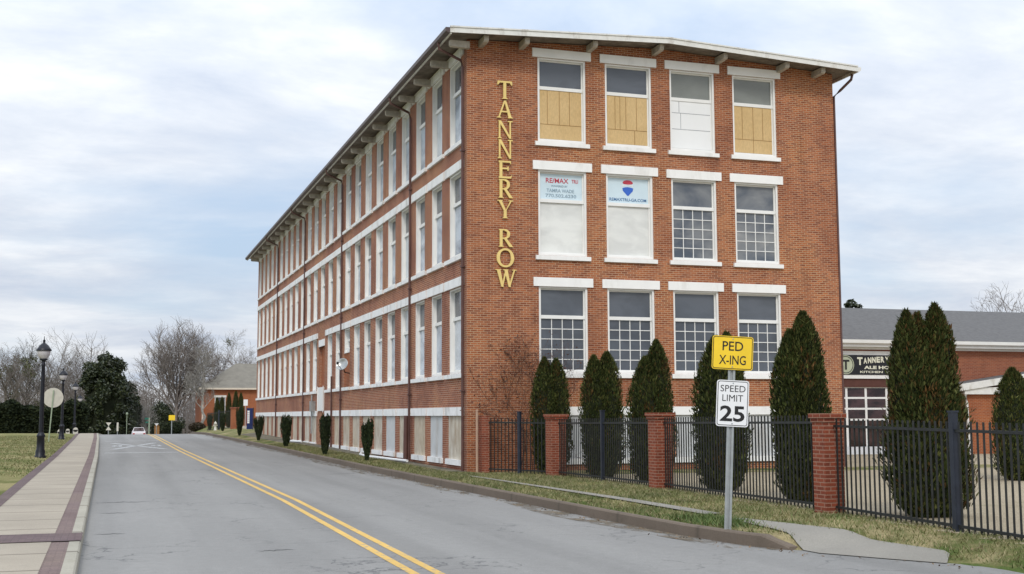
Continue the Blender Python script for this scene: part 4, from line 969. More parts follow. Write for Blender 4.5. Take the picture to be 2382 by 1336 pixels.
# round sign seen from the back, across the road
xs, ys = at(119, 83); zb = G(xs, ys)
e = empty('round_sign', (xs, ys, zb), 'round road sign seen from its pale back beside the nearest lamp post', 'road sign')
mb = MB(); zt_ = zat(926, 83, 126); x2, y2 = at(127, 83); rr = .66; nrm = Vector((sin(R(-14)), cos(R(-14)), 0)); a_ = Vector((nrm.y, -nrm.x, 0))
vs = [Vector((x2, y2, zt_)) + a_ * rr * cos(t) + Vector((0, 0, rr * sin(t))) + nrm * s_ for s_ in (0, .02) for t in [2 * pi * k / 32 for k in range(32)]]
mb.add(vs, [tuple(range(32)), tuple(range(63, 31, -1))] + [(k, 32 + k, 32 + (k + 1) % 32, (k + 1) % 32) for k in range(32)]); mb.build('sign_plate', M['sign_back'], e)
mb = MB(); mb.tube([(xs, ys, zb - .2), (x2 - nrm.x * .06, y2 - nrm.y * .06, zt_ + .5)], .055, 4, smooth=False); mb.build('post', M['green_post'], e)
# ------------------------------------------------------------------ lamp posts
def lamp_parts(label):
    e = empty('street_lamp', (0, 0, 0), label, 'street lamp', 'black lamp posts along the sidewalk')
    mb = MB(); mb.lathe([(.24, 0), (.24, .08), (.20, .12), (.205, .3), (.17, .38), (.16, .9), (.19, .95), (.17, 1.02), (.10, 1.12)], n=16); mb.build('base', M['lamp_black'], e, local=True)
    mb = MB(); mb.lathe([(.10, 1.1), (.095, 1.3), (.085, 3.6), (.075, 4.05), (.10, 4.10), (.075, 4.16), (.07, 4.28)], n=12); mb.build('pole', M['lamp_black'], e, local=True)
    mb = MB(); mb.lathe([(.07, 4.28), (.15, 4.32), (.17, 4.37), (.13, 4.40)], n=16); hd = mb.build('lantern', M['lamp_black'], e, local=True)
    mb = MB(); mb.lathe([(.14, 4.39), (.25, 4.52), (.285, 4.68), (.28, 4.74)], n=20); mb.build('globe', M['lamp_glass'], hd, local=True)
    mb = MB(); mb.lathe([(.33, 4.73), (.335, 4.77), (.27, 4.86), (.20, 4.97), (.10, 5.06), (.055, 5.09), (.05, 5.16), (.065, 5.19), (.02, 5.25), (.012, 5.38), (.001, 5.40)], n=20)
    mb.lathe([(.33, 4.73), (.001, 4.735)], n=20); mb.build('cap', M['lamp_black'], hd, local=True)
    return e
lab = ['nearest black lamp post, beside the round sign back', 'second black lamp post at the edge of the sidewalk', 'third black lamp post, in front of the dark hedge', 'fourth lamp post, small against the magnolia', 'farthest lamp post, lowest lantern against the magnolia']
spots = [(-14.15, 19.1), (-14.55, 57.5), (-14.5, 92), None, None]
lp = lamp_parts(lab[0])
for i, sp_ in enumerate(spots):
    o = lp if i == 0 else copy_tree(lp)
    if i > 2:
        fw = (0, 0, 0, 150, 172)[i]; x, y = at((0, 0, 0, 189, 200)[i], fw); z = zat((0, 0, 0, 917, 939)[i], fw, 190) - 5.3
    else: x, y = sp_; z = G(x, y)
    o.location = (x, y, z); o['label'] = lab[i]
# ------------------------------------------------------------------ bare trees
def bare_tree(x, y, z, h, spread, seed, label, bark='bark', name='bare_tree', group=None, trunk_r=.32, n_limb=9, dens=1.0, ivy=0, twig=.022, lean=0, cat='tree', low=.16, up=.55, tk=.42):
    rg = random.Random(seed); e = empty(name, (x, y, z), label, cat, group)
    T = MB(); B_v = []; B_f = []; tips = []
    cz, rzv = z + h * .50, h * .52
    def inside(p): return ((p.x - x) ** 2 + (p.y - y) ** 2) / (spread * 1.02) ** 2 + ((p.z - cz) / rzv) ** 2 <= 1 or p.z < cz - rzv * .3 and (p.x - x) ** 2 + (p.y - y) ** 2 < spread ** 2 * .8
    def seg(a, b_, ra, rb, n=3):
        d = (b_ - a)
        if not inside(b_) and rg.random() > .12: return
        if d.length < 1e-4: return
        d.normalize(); o1 = d.orthogonal().normalized(); o2 = d.cross(o1); base = len(B_v)
        for pnt, r_ in ((a, ra), (b_, rb)):
            for k in range(n): t = 2 * pi * k / n; B_v.append(pnt + (o1 * cos(t) + o2 * sin(t)) * r_)
        for k in range(n): B_f.append((base + k, base + (k + 1) % n, base + n + (k + 1) % n, base + n + k))
    def rv(): return Vector((rg.gauss(0, 1), rg.gauss(0, 1), rg.gauss(0, 1)))
    def grow(p, d, ln, r_, lv):
        ns = 4 if lv < 3 else 2; pts = [p]; dd = d.copy(); q = p.copy()
        for i in range(ns):
            dd = (dd + rv() * .13 + Vector((0, 0, .10 if lv < 3 else .03))).normalized(); q2 = q + dd * ln / ns
            ra = r_ * (1 - .75 * i / ns); rb = r_ * (1 - .75 * (i + 1) / ns); seg(q, q2, ra, rb, 4 if lv < 2 else 3); q = q2; pts.append(q.copy())
        tips.append(q.copy())
        if lv >= 4 or not inside(q): return
        nch = int((7, 9, 6, 5)[lv] * dens + rg.random())
        for c_ in range(nch):
            t = .22 + .78 * (c_ + rg.random() * .8) / nch; k = min(int(t * ns), ns - 1); pp = pts[k].lerp(pts[k + 1], t * ns - k if t * ns - k <= 1 else 1)
            side = rv(); side = (side - dd * side.dot(dd)).normalized(); nd = (dd * up + side * .75 + Vector((0, 0, .15))).normalized()
            grow(pp, nd, ln * rg.uniform(.42, .62) * (1.12 - .35 * t), max(twig * .7, r_ * (.5 - .15 * t)), lv + 1)
    tp = [Vector((x, y, z - .2))]; rads = [trunk_r * 1.25]; k = 7
    for i in range(1, k + 1):
        f = i / k; tp.append(Vector((x + lean * f + rg.gauss(0, .12), y + rg.gauss(0, .12), z + h * tk * f))); rads.append(trunk_r * (1 - .85 * f ** .9))
    T.tube(tp, rads, 8); T.build('trunk', M[bark], e)
    for i in range(n_limb):
        f = .42 + .56 * (i + rg.random() * .6) / n_limb; kk = min(int(f * k), k - 1); pp = tp[kk].lerp(tp[kk + 1], f * k - kk)
        a = i * 2.4 + rg.random(); tilt_ = rg.uniform(.12, 1.25) * (1.15 - .35 * f); d = Vector((cos(a) * tilt_, sin(a) * tilt_, .9)).normalized()
        q_ = pp.copy(); L_ = 0
        while inside(q_) and L_ < 30: q_ = q_ + d * .25; L_ += .25
        grow(pp, d, max(L_ * rg.uniform(.72, .9), h * .12), trunk_r * .36, 1)
    npmesh('crown', np.array([tuple(v_) for v_ in B_v]), np.array([f_ if len(f_) == 4 else f_ for f_ in B_f]), M[bark], e)
    if ivy:
        rs_ = np.random.RandomState(seed); P = []
        for i in range(ivy):
            c_ = rg.choice(tips); P.append(np.array([c_.x, c_.y, c_.z]) + rs_.randn(90, 3) * .33)
        P = np.concatenate(P); m_ = len(P); U = rs_.randn(m_, 3); U /= np.linalg.norm(U, axis=1)[:, None]; T2 = np.cross(U, rs_.randn(m_, 3)); T2 /= np.linalg.norm(T2, axis=1)[:, None]
        V, F = leaves(P, U * .13, T2 * .09); npmesh('mistletoe', V, F, M['boxleaf_l'], e, kind='stuff')
    return e
M['boxleaf_l'] = leafmat('mistletoe_leaf', (0.05, 0.06, 0.02), (0.08, 0.085, 0.03), (0.12, 0.12, 0.05))
def btree(px, fwd, top, spread, seed, label, zb=None, **kw):
    x, y = at(px, fwd); z = G(x, y) if zb is None else zb; h = (zat(top, fwd, px) - z)
    return bare_tree(x, y, z, h * 1.0, spread, seed, label, **kw)
GB = 'bare winter trees across the road'
btree(412, 168, 738, 6.6, 21, 'largest bare tree with a wide fan of grey twigs, left of the hip roofed house', trunk_r=.42, n_limb=20, dens=1.1, low=.13, group=GB, up=.8, twig=.024)
btree(472, 158, 790, 2.6, 22, 'pale barked bare tree close to the corner of the hip roofed house', bark='bark_pale', trunk_r=.22, n_limb=9, group=GB)
btree(565, 190, 752, 4.6, 23, 'bare tree rising behind the hip roof beside the mill', trunk_r=.25, n_limb=8, group=GB, ivy=2)
btree(512, 196, 800, 4.4, 24, 'low bare tree behind the left slope of the hip roof', trunk_r=.25, n_limb=8, group=GB, bark='bark_dark')
btree(22, 150, 782, 3.6, 25, 'bare tree at the left edge with green clumps in its twigs', group=GB, ivy=9, n_limb=9)
btree(66, 165, 775, 3.6, 26, 'thin bare tree with mistletoe left of the nearest lamp', group=GB, ivy=7, trunk_r=.24, bark='bark_dark')
btree(118, 195, 752, 5.4, 27, 'tall bare tree behind the nearest lamp', group=GB, ivy=2, n_limb=11)
btree(165, 215, 790, 4.4, 28, 'bare tree behind the second lamp', group=GB, ivy=3, trunk_r=.24)
btree(205, 218, 766, 5.8, 29, 'bare tree reaching over the left shoulder of the magnolia', group=GB, n_limb=11)
btree(338, 205, 930, 2.8, 30, 'small bare tree behind the white car', group=GB, trunk_r=.15, n_limb=7, bark='bark_pale')
x, y = at(2345, 78); bare_tree(x, y, .3, zat(655, 78, 2340) - .3, 3.3, 33, 'bare tree top rising behind the pub roof at the right edge', trunk_r=.18, n_limb=9, twig=.016)
# leafy masses
def leafmass(P, size, rs_, flat=.6):
    m_ = len(P); U = rs_.randn(m_, 3); U[:, 2] *= flat; U /= np.linalg.norm(U, axis=1)[:, None]; T2 = np.cross(U, rs_.randn(m_, 3)); T2 /= np.linalg.norm(T2, axis=1)[:, None]
    s_ = rs_.uniform(.6, 1.3, m_)[:, None] * size; return leaves(P, U * s_, T2 * s_ * .5)
def evergreen(px, fwd, top, wpx, seed, label, n=22000, size=.2, clumps=130, base=None, name='magnolia_tree', leafm='magnolia', prof_=([0, .1, .3, .5, .7, .85, .95, 1.0], [.85, .97, 1.0, .95, .82, .66, .46, .2])):
    rs_ = np.random.RandomState(seed); x, y = at(px, fwd); z = G(x, y) if base is None else base; h = zat(top, fwd, px) - z; r = wpx / 2 * fwd / 2850.55
    e = empty(name, (x, y, z), label, 'tree')
    u = rs_.uniform(.0, 1, clumps) ** .9; a = rs_.uniform(0, 2 * pi, clumps); pr = np.interp(u, *prof_) * r
    rad = pr * np.sqrt(rs_.uniform(.35, 1.05, clumps)); C_ = np.stack([x + rad * np.cos(a), y + rad * np.sin(a), z + .4 + u * (h - .8)], 1)
    cs = rs_.uniform(.55, 1.05, clumps) * r * .26
    idx = rs_.randint(0, clumps, n); d = rs_.randn(n, 3); d /= np.linalg.norm(d, axis=1)[:, None]; P = C_[idx] + d * cs[idx][:, None] * rs_.uniform(.55, 1.1, n)[:, None]
    P = P[P[:, 2] > z + .1]; V, F = leafmass(P, size, rs_); c = npmesh('crown', V, F, M[leafm], e)
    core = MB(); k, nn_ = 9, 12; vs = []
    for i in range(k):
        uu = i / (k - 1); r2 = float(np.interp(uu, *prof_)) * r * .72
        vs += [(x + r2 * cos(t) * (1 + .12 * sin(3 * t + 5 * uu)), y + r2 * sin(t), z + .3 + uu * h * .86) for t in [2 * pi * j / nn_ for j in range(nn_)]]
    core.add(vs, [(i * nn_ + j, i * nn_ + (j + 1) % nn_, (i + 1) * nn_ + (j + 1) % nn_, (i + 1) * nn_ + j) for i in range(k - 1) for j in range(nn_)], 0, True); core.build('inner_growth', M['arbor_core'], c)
    tr = MB(); tr.tube([(x, y, z - .3), (x, y, z + h * .5)], [.3, .12], 8); tr.build('trunk', M['bark_dark'], e); return e
evergreen(248, 192, 826, 122, 41, 'large dark magnolia with glossy leaves at the end of the sidewalk', n=30000, size=.24)
evergreen(298, 202, 888, 70, 42, 'lower dark evergreen leaning out right of the magnolia', n=9000, clumps=60)
evergreen(1984, 95, 693, 74, 43, 'dark round evergreen top above the pub roof beside the mill', n=5000, clumps=50, size=.16, base=.3, name='evergreen_tree', prof_=([0, .8, .9, .97, 1.0], [.6, 1.0, .85, .5, .1]))
evergreen(385, 215, 938, 90, 44, 'far dark evergreen between the car and the bare tree', n=6000, clumps=40, name='evergreen_tree')
# hedge
hx0, hy0 = at(-30, 128); hx1, hy1 = at(205, 133); rs_ = np.random.RandomState(9); n = 26000; t = rs_.rand(n)
hh = 2.9 + .35 * np.sin(t * 9) - .5 * np.clip(.25 - t, 0, 1) * 4; face = rs_.rand(n)
ox = rs_.uniform(-1.4, 1.4, n); oz = rs_.rand(n); top_ = face < .35; ox = np.where(top_, ox, -1.4 + .25 * rs_.randn(n)); oz = np.where(top_, 1.0 + .03 * rs_.randn(n), oz)
dv = np.array([hx1 - hx0, hy1 - hy0]); dl = np.linalg.norm(dv); nv = np.array([-dv[1], dv[0]]) / dl
hb = np.array([G(hx0 + dv[0] * s, hy0 + dv[1] * s) for s in np.linspace(0, 1, 20)]); hz = np.interp(t, np.linspace(0, 1, 20), hb)
P = np.stack([hx0 + dv[0] * t + nv[0] * ox, hy0 + dv[1] * t + nv[1] * ox, hz + oz * hh * (1 + .05 * np.sin(31 * t))], 1)
he = empty('hedge', (hx0, hy0, float(hb[0])), 'long dark clipped hedge behind the lamp posts', 'hedge')
V, F = leafmass(P, .16, rs_); npmesh('foliage', V, F, M['hedge'], he)
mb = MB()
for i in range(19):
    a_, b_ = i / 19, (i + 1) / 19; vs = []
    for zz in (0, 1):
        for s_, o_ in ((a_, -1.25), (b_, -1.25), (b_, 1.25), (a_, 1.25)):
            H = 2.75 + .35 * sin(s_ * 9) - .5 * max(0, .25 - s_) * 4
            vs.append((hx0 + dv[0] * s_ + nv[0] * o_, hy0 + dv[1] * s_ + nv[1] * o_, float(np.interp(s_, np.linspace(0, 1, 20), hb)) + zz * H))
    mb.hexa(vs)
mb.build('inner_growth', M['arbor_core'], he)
# far woods, one mass
rs_ = np.random.RandomState(77); Vs = []; Fs = []; cnt = 0
def prism_np(A, B, ra, rb):
    global cnt
    d = B - A; d /= np.linalg.norm(d, axis=1)[:, None] + 1e-9; o1 = np.cross(d, [0.3, .9, .1]); o1 /= np.linalg.norm(o1, axis=1)[:, None]; o2 = np.cross(d, o1); V = []
    for P_, r_ in ((A, ra), (B, rb)):
        for k in range(3): t = 2 * pi * k / 3; V.append(P_ + (o1 * cos(t) + o2 * sin(t)) * r_[:, None])
    V = np.stack(V, 1).reshape(-1, 3); n_ = len(A); b_ = np.arange(n_)[:, None] * 6
    F = np.concatenate([np.concatenate([b_ + k, b_ + (k + 1) % 3, b_ + 3 + (k + 1) % 3, b_ + 3 + k], 1) for k in range(3)]) + cnt
    cnt += len(V); Vs.append(V); Fs.append(F)
nt_ = 260; px_ = rs_.uniform(-60, 640, nt_); fw = rs_.uniform(215, 290, nt_)
xy = np.array([at(a, b) for a, b in zip(px_, fw)]); zb_ = gz(xy[:, 0], xy[:, 1]); hh = rs_.uniform(5.5, 10.5, nt_) + np.abs(zb_) * .9
A = np.stack([xy[:, 0], xy[:, 1], zb_ - .3], 1); B = A + np.stack([rs_.randn(nt_) * .6, rs_.randn(nt_) * .6, hh], 1)
prism_np(A, B, rs_.uniform(.09, .2, nt_), np.full(nt_, .03))
for lv in range(2):
    m_ = nt_ * (16 if lv == 0 else 60); id_ = rs_.randint(0, nt_, m_); t = rs_.uniform(.25, 1, m_)[:, None]
    P0 = A[id_] * (1 - t) + B[id_] * t
    if lv: P0 = P0 + rs_.randn(m_, 3) * [1.1, 1.1, .8]
    D = rs_.randn(m_, 3) * [.8, .8, .4] + [0, 0, .9]; D *= (rs_.uniform(1.2, 2.8, m_) * (1 if lv == 0 else .55))[:, None]
    prism_np(P0, P0 + D, np.full(m_, .05 if lv == 0 else .03), np.full(m_, .015))
w_ = npmesh('far_woods', np.concatenate(Vs), np.concatenate(Fs), M['bark'], label='far grey winter woods closing the end of the road', cat='woods', kind='stuff')
m_ = 9000; px_ = rs_.uniform(-60, 640, m_); fw = rs_.uniform(270, 300, m_); xy = np.array([at(a, b) for a, b in zip(px_, fw)])
P = np.stack([xy[:, 0], xy[:, 1], gz(xy[:, 0], xy[:, 1]) + rs_.rand(m_) ** 1.4 * (6.0 + 2 * np.sin(px_ / 40))], 1); V, F = leafmass(P, .55, rs_)
M['scrub'] = leafmat('scrub', (0.045, 0.050, 0.030), (0.085, 0.080, 0.055), (0.13, 0.115, 0.085), .1, .9)
npmesh('far_scrub', V, F, M['scrub'], label='dull brown green scrub under the far woods', cat='woods', kind='stuff')
# dead climber on the corner wall
rg = random.Random(3); vine = empty('bare_shrub', (2.0, -.5, G(2.0, -.6)), 'leafless reddish climbing shrub against the brick wall left of the first evergreen', 'shrub')
V_ = MB()
def vgrow(p, d, ln, r_, lv):
    q = p.copy(); pts = [p.copy()]
    for i in range(4):
        d = (d + Vector((rg.gauss(0, .25), rg.gauss(0, .05), rg.gauss(.06, .15)))).normalized(); q = q + d * ln / 4; q.y = min(-.04, max(-.6, q.y)); pts.append(q.copy())
    V_.tube(pts, [r_, r_ * .85, r_ * .7, r_ * .55, r_ * .4], 3 if lv else 5, caps=False)
    if lv < 3:
        for c_ in range(5): i = rg.randint(1, 4); vgrow(pts[i], (d + Vector((rg.gauss(0, .8), 0, rg.gauss(0.1, .4)))).normalized(), ln * .6, r_ * .55, lv + 1)
for x_ in (1.7, 1.95, 2.15, 2.35, 2.6): vgrow(Vector((x_, -.45, G(2, -.5))), Vector((rg.gauss(-.05, .2), .08, 1)).normalized(), 2.5, .018, 0)
V_.build('stems', M['vine'], vine)
rs_ = np.random.RandomState(8); vv_ = np.array(V_.v); id_ = rs_.randint(0, len(vv_), 650); P = vv_[id_] + rs_.randn(650, 3) * .06; P = P[P[:, 2] > 1.9]; P[:, 1] = np.minimum(P[:, 1], -.05)
V, F = leafmass(P, .05, rs_); npmesh('dead_leaves', V, F, M['vine'], vine)
# ------------------------------------------------------------------ pub building on the right
YW = 12.0; pub = empty('pub_building', (21, YW, .2), 'low brick pub building with grey shingle roof and white gutter, right of the mill', 'building')
z0 = .1; EZ = 5.60
mb = MB(); facade(mb, 14.8, 60, z0 - .4, EZ + .1, [(19.2, 25.0, z0 + .25, 3.49)], lambda u, z, d: (u, YW + d, z), depth=.2)
mb.add([(60, YW, z0), (60, YW + 16, z0), (60, YW + 16, EZ), (60, YW, EZ)], [(0, 1, 2, 3)]); mb.add([(14.8, YW, z0), (14.8, YW + 16, z0), (14.8, YW + 16, EZ), (14.8, YW, EZ)], [(3, 2, 1, 0)])
mb.build('wall', M['brick_pub'], pub)
rz = zat(690, 62, 2000); mb = MB(); ry = YW + 8
mb.hexa([(14.6, YW - .45, EZ + .05), (60.6, YW - .45, EZ + .05), (60.6, ry, rz - .12), (14.6, ry, rz - .12), (14.6, YW - .45, EZ + .17), (60.6, YW - .45, EZ + .17), (60.6, ry, rz), (14.6, ry, rz)])
mb.hexa([(14.6, ry, rz - .12), (60.6, ry, rz - .12), (60.6, YW + 16.4, EZ), (14.6, YW + 16.4, EZ), (14.6, ry, rz), (60.6, ry, rz), (60.6, YW + 16.4, EZ + .12), (14.6, YW + 16.4, EZ + .12)])
prf = mb.build('roof', M['shingle'], pub)
mb = MB(); mb.prism([(YW - .62, EZ + .16), (YW - .60, EZ + .0), (YW - .46, EZ - .06), (YW - .451, EZ + .16)], 14.6, 60.6, 'x'); mb.build('gutter', M['white'], prf)
mb = MB(); mb.box(14.6, 60.6, YW - .44, YW - .001, EZ - .17, EZ + .03); mb.box(14.6, 60.6, YW - .10, YW - .001, EZ - .28, EZ - .175); mb.build('frieze', M['white'], prf)
mb = MB(); mb.box(19.0, 27.9, YW - .06, YW - .002, 5.05, 5.24); mb.box(19.0, 27.9, YW - .10, YW - .002, 3.90, 4.08); mb.build('trim', M['white'], pub)
mb = MB(); mb.box(19.0, 25.4, YW - .03, YW - .002, 3.50, 3.89); mb.build('header', plain('dark_header', (.10, .04, .03), .8), pub)
# glazed garage door
gd = MB(); gx0, gx1, gz0, gz1 = 19.2, 25.0, z0 + .25, 3.49
for i in range(7):
    z_ = gz0 + (gz1 - gz0) * i / 6; gd.box(gx0, gx1, YW + .08, YW + .14, max(gz0, z_ - .045), min(gz1, z_ + .045)) if i >= 3 else None
for x_ in (gx0 + .04, 20.3, 21.45, 22.58, 23.67, 24.85): gd.box(x_ - .06, x_ + .06, YW + .075, YW + .145, gz0, gz1)
door = gd.build('garage_door', M['white'], pub)
mb = MB(); mb.box(gx0, gx1, YW + .10, YW + .13, gz0, gz1); mb.build('pane', M['door_dark'], door)
mb = MB(); mb.box(19.0, 25.3, YW - .25, YW - .003, z0 - .1, z0 + .52); mb.build('kerb_block', plain('white_block', (.62, .63, .65), .8), pub)
for k, x_ in enumerate((22.9, 23.4, 24.2)):
    pass
mb = MB(); mb.tube([(35.0, YW - .55, EZ), (35.0, YW - .5, EZ - .35), (35.35, YW - .12, EZ - .6), (35.35, YW - .12, .3)], .09, 8)
mb.build('downspout', M['white'], pub)
mb = MB(); mb.box(21.6, 21.95, YW - .5, YW - .44, EZ - .12, EZ - .02); mb.tube([(21.7, YW - .45, EZ - .07), (21.9, YW - .75, EZ - .16)], .06, 8); mb.build('flood_lamp', M['galv'], pub)
# sign board
ps = empty('pub_sign', (22, YW - .08, 4.4), 'long black sign board with cream lettering and round crest above the garage door', 'sign')
zs0, zs1 = 4.09, 5.04
mb = MB(); mb.box(20.2, 27.6, YW - .13, YW - .061, zs0, zs1); mb.build('board', plain('sign_black_board', (.014, .014, .018), .4), ps)
cream = plain('cream_paint', (.72, .70, .56), .6); zc = (zs0 + zs1) / 2; hs = zs1 - zs0
mb = MB()
for r0, r1, d_ in ((hs * .44, hs * .485, .141), (0.001, hs * .40, .139)):
    vs = []
    for k in range(32): t = 2 * pi * k / 32; vs += [(22.46 + r1 * cos(t), YW - d_, zc + r1 * sin(t)), (22.46 + r0 * cos(t), YW - d_, zc + r0 * sin(t))]
    mb.add(vs, [(2 * k, 2 * ((k + 1) % 32), 2 * ((k + 1) % 32) + 1, 2 * k + 1) for k in range(32)])
cr = mb.build('crest', plain('crest_green', (.44, .47, .34), .6), ps)
text('lettering', 'T', M['sign_black'], ps, (.46, -.066, zc - 4.4), h=hs * .5, depth=.002, bold=.03)
def ptext(body, x, z, w, h, bold=.02, **kw): return text('lettering', body, cream, ps, (x - 22, -.056, z - 4.4), w=w, h=h, depth=.002, bold=bold, **kw)
x_ = 23.08
for i, ch in enumerate('TANNERY ROW'):
    wch = .245 if i not in (0, 8) else .36
    if ch != ' ': ptext(ch, x_ + wch / 2, zc + hs * (.19 + .10 * math.sin(min(i, 8) / 8 * pi * .6)), wch * .84, hs * (.30 if i not in (0, 8) else .40), .05)
    x_ += wch if ch != ' ' else .10
ptext('ALE HOUSE', 24.55, zc - hs * .13, 2.15, hs * .17, .05)
ptext('KITCHEN  CRAFT BEER', 24.85, zc - hs * .36, 3.2, hs * .11, .03)
# lean-to canopy
cn = empty('entrance_canopy', (33, YW - 2, .2), 'white edged lean-to canopy with a white corner pipe on the right of the pub', 'canopy')
yc = YW - 2.2
def cx(px): 
    r_ = (px - 1191) / 2850.55; t = (yc - CAM.y) / (cos(YAW) - r_ * sin(YAW)); return CAM.x + t * (r_ * cos(YAW) + sin(YAW)), t
xa, ta = cx(2190); xb, tb = cx(2385); za, zb2 = zat(905, ta, 2190), zat(874, tb, 2385)
xe = xb + (xb - xa); ze = zb2 + (zb2 - za)
mb = MB(); mb.hexa([(xa, yc, za - .1), (xe, yc, ze - .1), (xe, YW - .003, ze - .1), (xa, YW - .003, za - .1), (xa, yc, za + .04), (xe, yc, ze + .04), (xe, YW - .003, ze + .04), (xa, YW - .003, za + .04)]); mb.build('roof', M['shingle'], cn)
mb = MB(); mb.hexa([(xa - .02, yc - .06, za - .24), (xe, yc - .06, ze - .24), (xe, yc - .002, ze - .24), (xa - .02, yc - .002, za - .24), (xa - .02, yc - .06, za + .08), (xe, yc - .06, ze + .08), (xe, yc - .002, ze + .08), (xa - .02, yc - .002, za + .08)]); mb.build('fascia', M['white_old'], cn)
xw, tw = cx(2240); zb_s = zat(912, tw, 2240)
mb = MB(); mb.box(xw + .25, xe, yc + .25, YW - .004, .0, za - .12); mb.build('wall', M['brick_infill'], cn)
mb = MB(); mb.box(xw, xe, yc + .02, yc + .24, zb_s - .12, zb_s + .22); mb.build('beam', M['white_old'], cn)
mb = MB(); mb.tube([(xw + .1, yc + .1, zb_s - .1), (xw + .16, yc + .12, zb_s - .5), (xw + .2, yc + .12, .15)], .075, 8); mb.build('post', M['white'], cn)
# ------------------------------------------------------------------ far house and what stands before it
def X_(px, f): return at(px, f)
hx, hy = at(471, 165); hs_ = empty('brick_house', (hx, hy, G(hx, hy)), 'low brick house with a hipped tan roof at the far end of the mill', 'building'); zg = zat(1003, 165, 470) - .3
ez = zat(905, 165, 470); mb = MB(); facade(mb, hx, hx + 14, zg, ez, [(at(502, 165)[0], at(528, 165)[0], zg + 1.2, zat(925, 165, 500))], lambda u, z, d: (u, hy + d, z), depth=.15)
mb.add([(hx, hy, zg), (hx, hy + 12, zg), (hx, hy + 12, ez), (hx, hy, ez)], [(3, 2, 1, 0)]); mb.build('wall', M['brick_infill'], hs_)
mb = MB(); o_ = .5; az_ = zat(845, 170, 560); x0, x1, y0, y1 = hx - o_, hx + 14 + o_, hy - o_, hy + 12 + o_
vs = [(x0, y0, ez), (x1, y0, ez), (x1, y1, ez), (x0, y1, ez), (x0 + 5.5, y0 + 6.5, az_), (x1 - 5.5, y0 + 6.5, az_)]
mb.add(vs, [(0, 1, 5, 4), (1, 2, 5), (2, 3, 4, 5), (3, 0, 4), (3, 2, 1, 0)]); rf_ = mb.build('roof', M['shingle_tan'], hs_)
mb = MB(); mb.box(x0, x1, y0 - .1, y0 - .003, ez - .12, ez + .1); mb.build('gutter', plain('pale_gutter', (.62, .54, .44), .6), rf_)
mb = MB(); mb.tube([(hx + .15, hy - .12, ez), (hx + .15, hy - .12, zg + .2)], .11, 8); mb.build('downspout', plain('pale_pipe', (.62, .52, .43), .6), hs_)
xw0, xw1 = at(502, 165)[0], at(528, 165)[0]; zt1 = zat(925, 165, 500)
mb = MB(); mb.box(xw0, xw1, hy + .08, hy + .12, zg + 1.2, zt1); wn = mb.build('window', M['glass'], hs_)
mb = MB(); mb.box(xw0 - .1, xw1 + .1, hy - .06, hy - .003, zt1, zt1 + .28); mb.box(xw0, xw0 + .1, hy + .01, hy + .07, zg + 1.2, zt1 - .002); mb.box(xw1 - .1, xw1, hy + .01, hy + .07, zg + 1.2, zt1 - .002); mb.build('frame', M['white_old'], wn)
# far fence with pillar and evergreens
def sm_conifer(px, fwd, top, wpx, seed, label, **kw):
    x, y = at(px, fwd); b_ = G(x, y); conifer(x, y, b_, zat(top, fwd, px) - b_, wpx / 2 * fwd / 2850.55, [(0, 0, 1, 1)], seed, label, n=1800, group='evergreens before the far house', **kw)
for px_i, tp_, wp_, sd_, lb in ((507, 926, 16, 51, 'leftmost evergreen before the far house, under its white window head'), (518, 924, 15, 52, 'second evergreen from the left before the far house'), (534, 914, 15, 53, 'narrow evergreen in the middle of the row before the far house'), (550, 910, 18, 54, 'tallest evergreen before the far house, behind the far brick pillar'), (562, 914, 17, 55, 'rightmost evergreen before the far house, beside the small white sign')):
    sm_conifer(px_i, 140, tp_, wp_, sd_, lb)
def ppillar(px, fwd, top, wpx, label):
    x, y = at(px, fwd); z = G(x, y) - .1; h = zat(top, fwd, px) - z; s = wpx / 2 * fwd / 2850.55
    e = empty('brick_pillar', (x, y, z), label, 'pillar'); mb = MB(); mb.box(x - s, x + s, y - s, y + s, z, z + h - .12); mb.build('shaft', M['brick_infill'], e); mb = MB(); mb.box(x - s - .08, x + s + .08, y - s - .08, y + s + .08, z + h - .12, z + h); mb.build('cap', M['brick_pier'], e)
ppillar(548, 122, 948, 17, 'far brick pillar in front of the hip roofed house')
a_, b_ = at(484, 128), at(541, 123); fence(a_, b_, [.5], 'distant iron fence bay left of the far brick pillar', sp=.25, pad=(.05, .3), post_s=.07, topf=1.9, post_h=2.0)
# hydrant
x, y = at(504, 125); z = G(x, y); hy_ = empty('fire_hydrant', (x, y, z), 'pale fire hydrant between two small far shrubs', 'hydrant')
mb = MB(); mb.lathe([(.16, 0), (.16, .06), (.12, .08), (.12, .62), (.16, .64), (.16, .68), (.13, .76), (.06, .83), (.04, .9), (.001, .91)], (x, y, z), 12); mb.build('barrel', M['sign_back'], hy_)
for sgn in (-1, 1): mb = MB(); mb.tube([(x + sgn * .1, y, z + .5), (x + sgn * .21, y, z + .5)], .06, 8); mb.build('outlet', M['sign_back'], hy_)
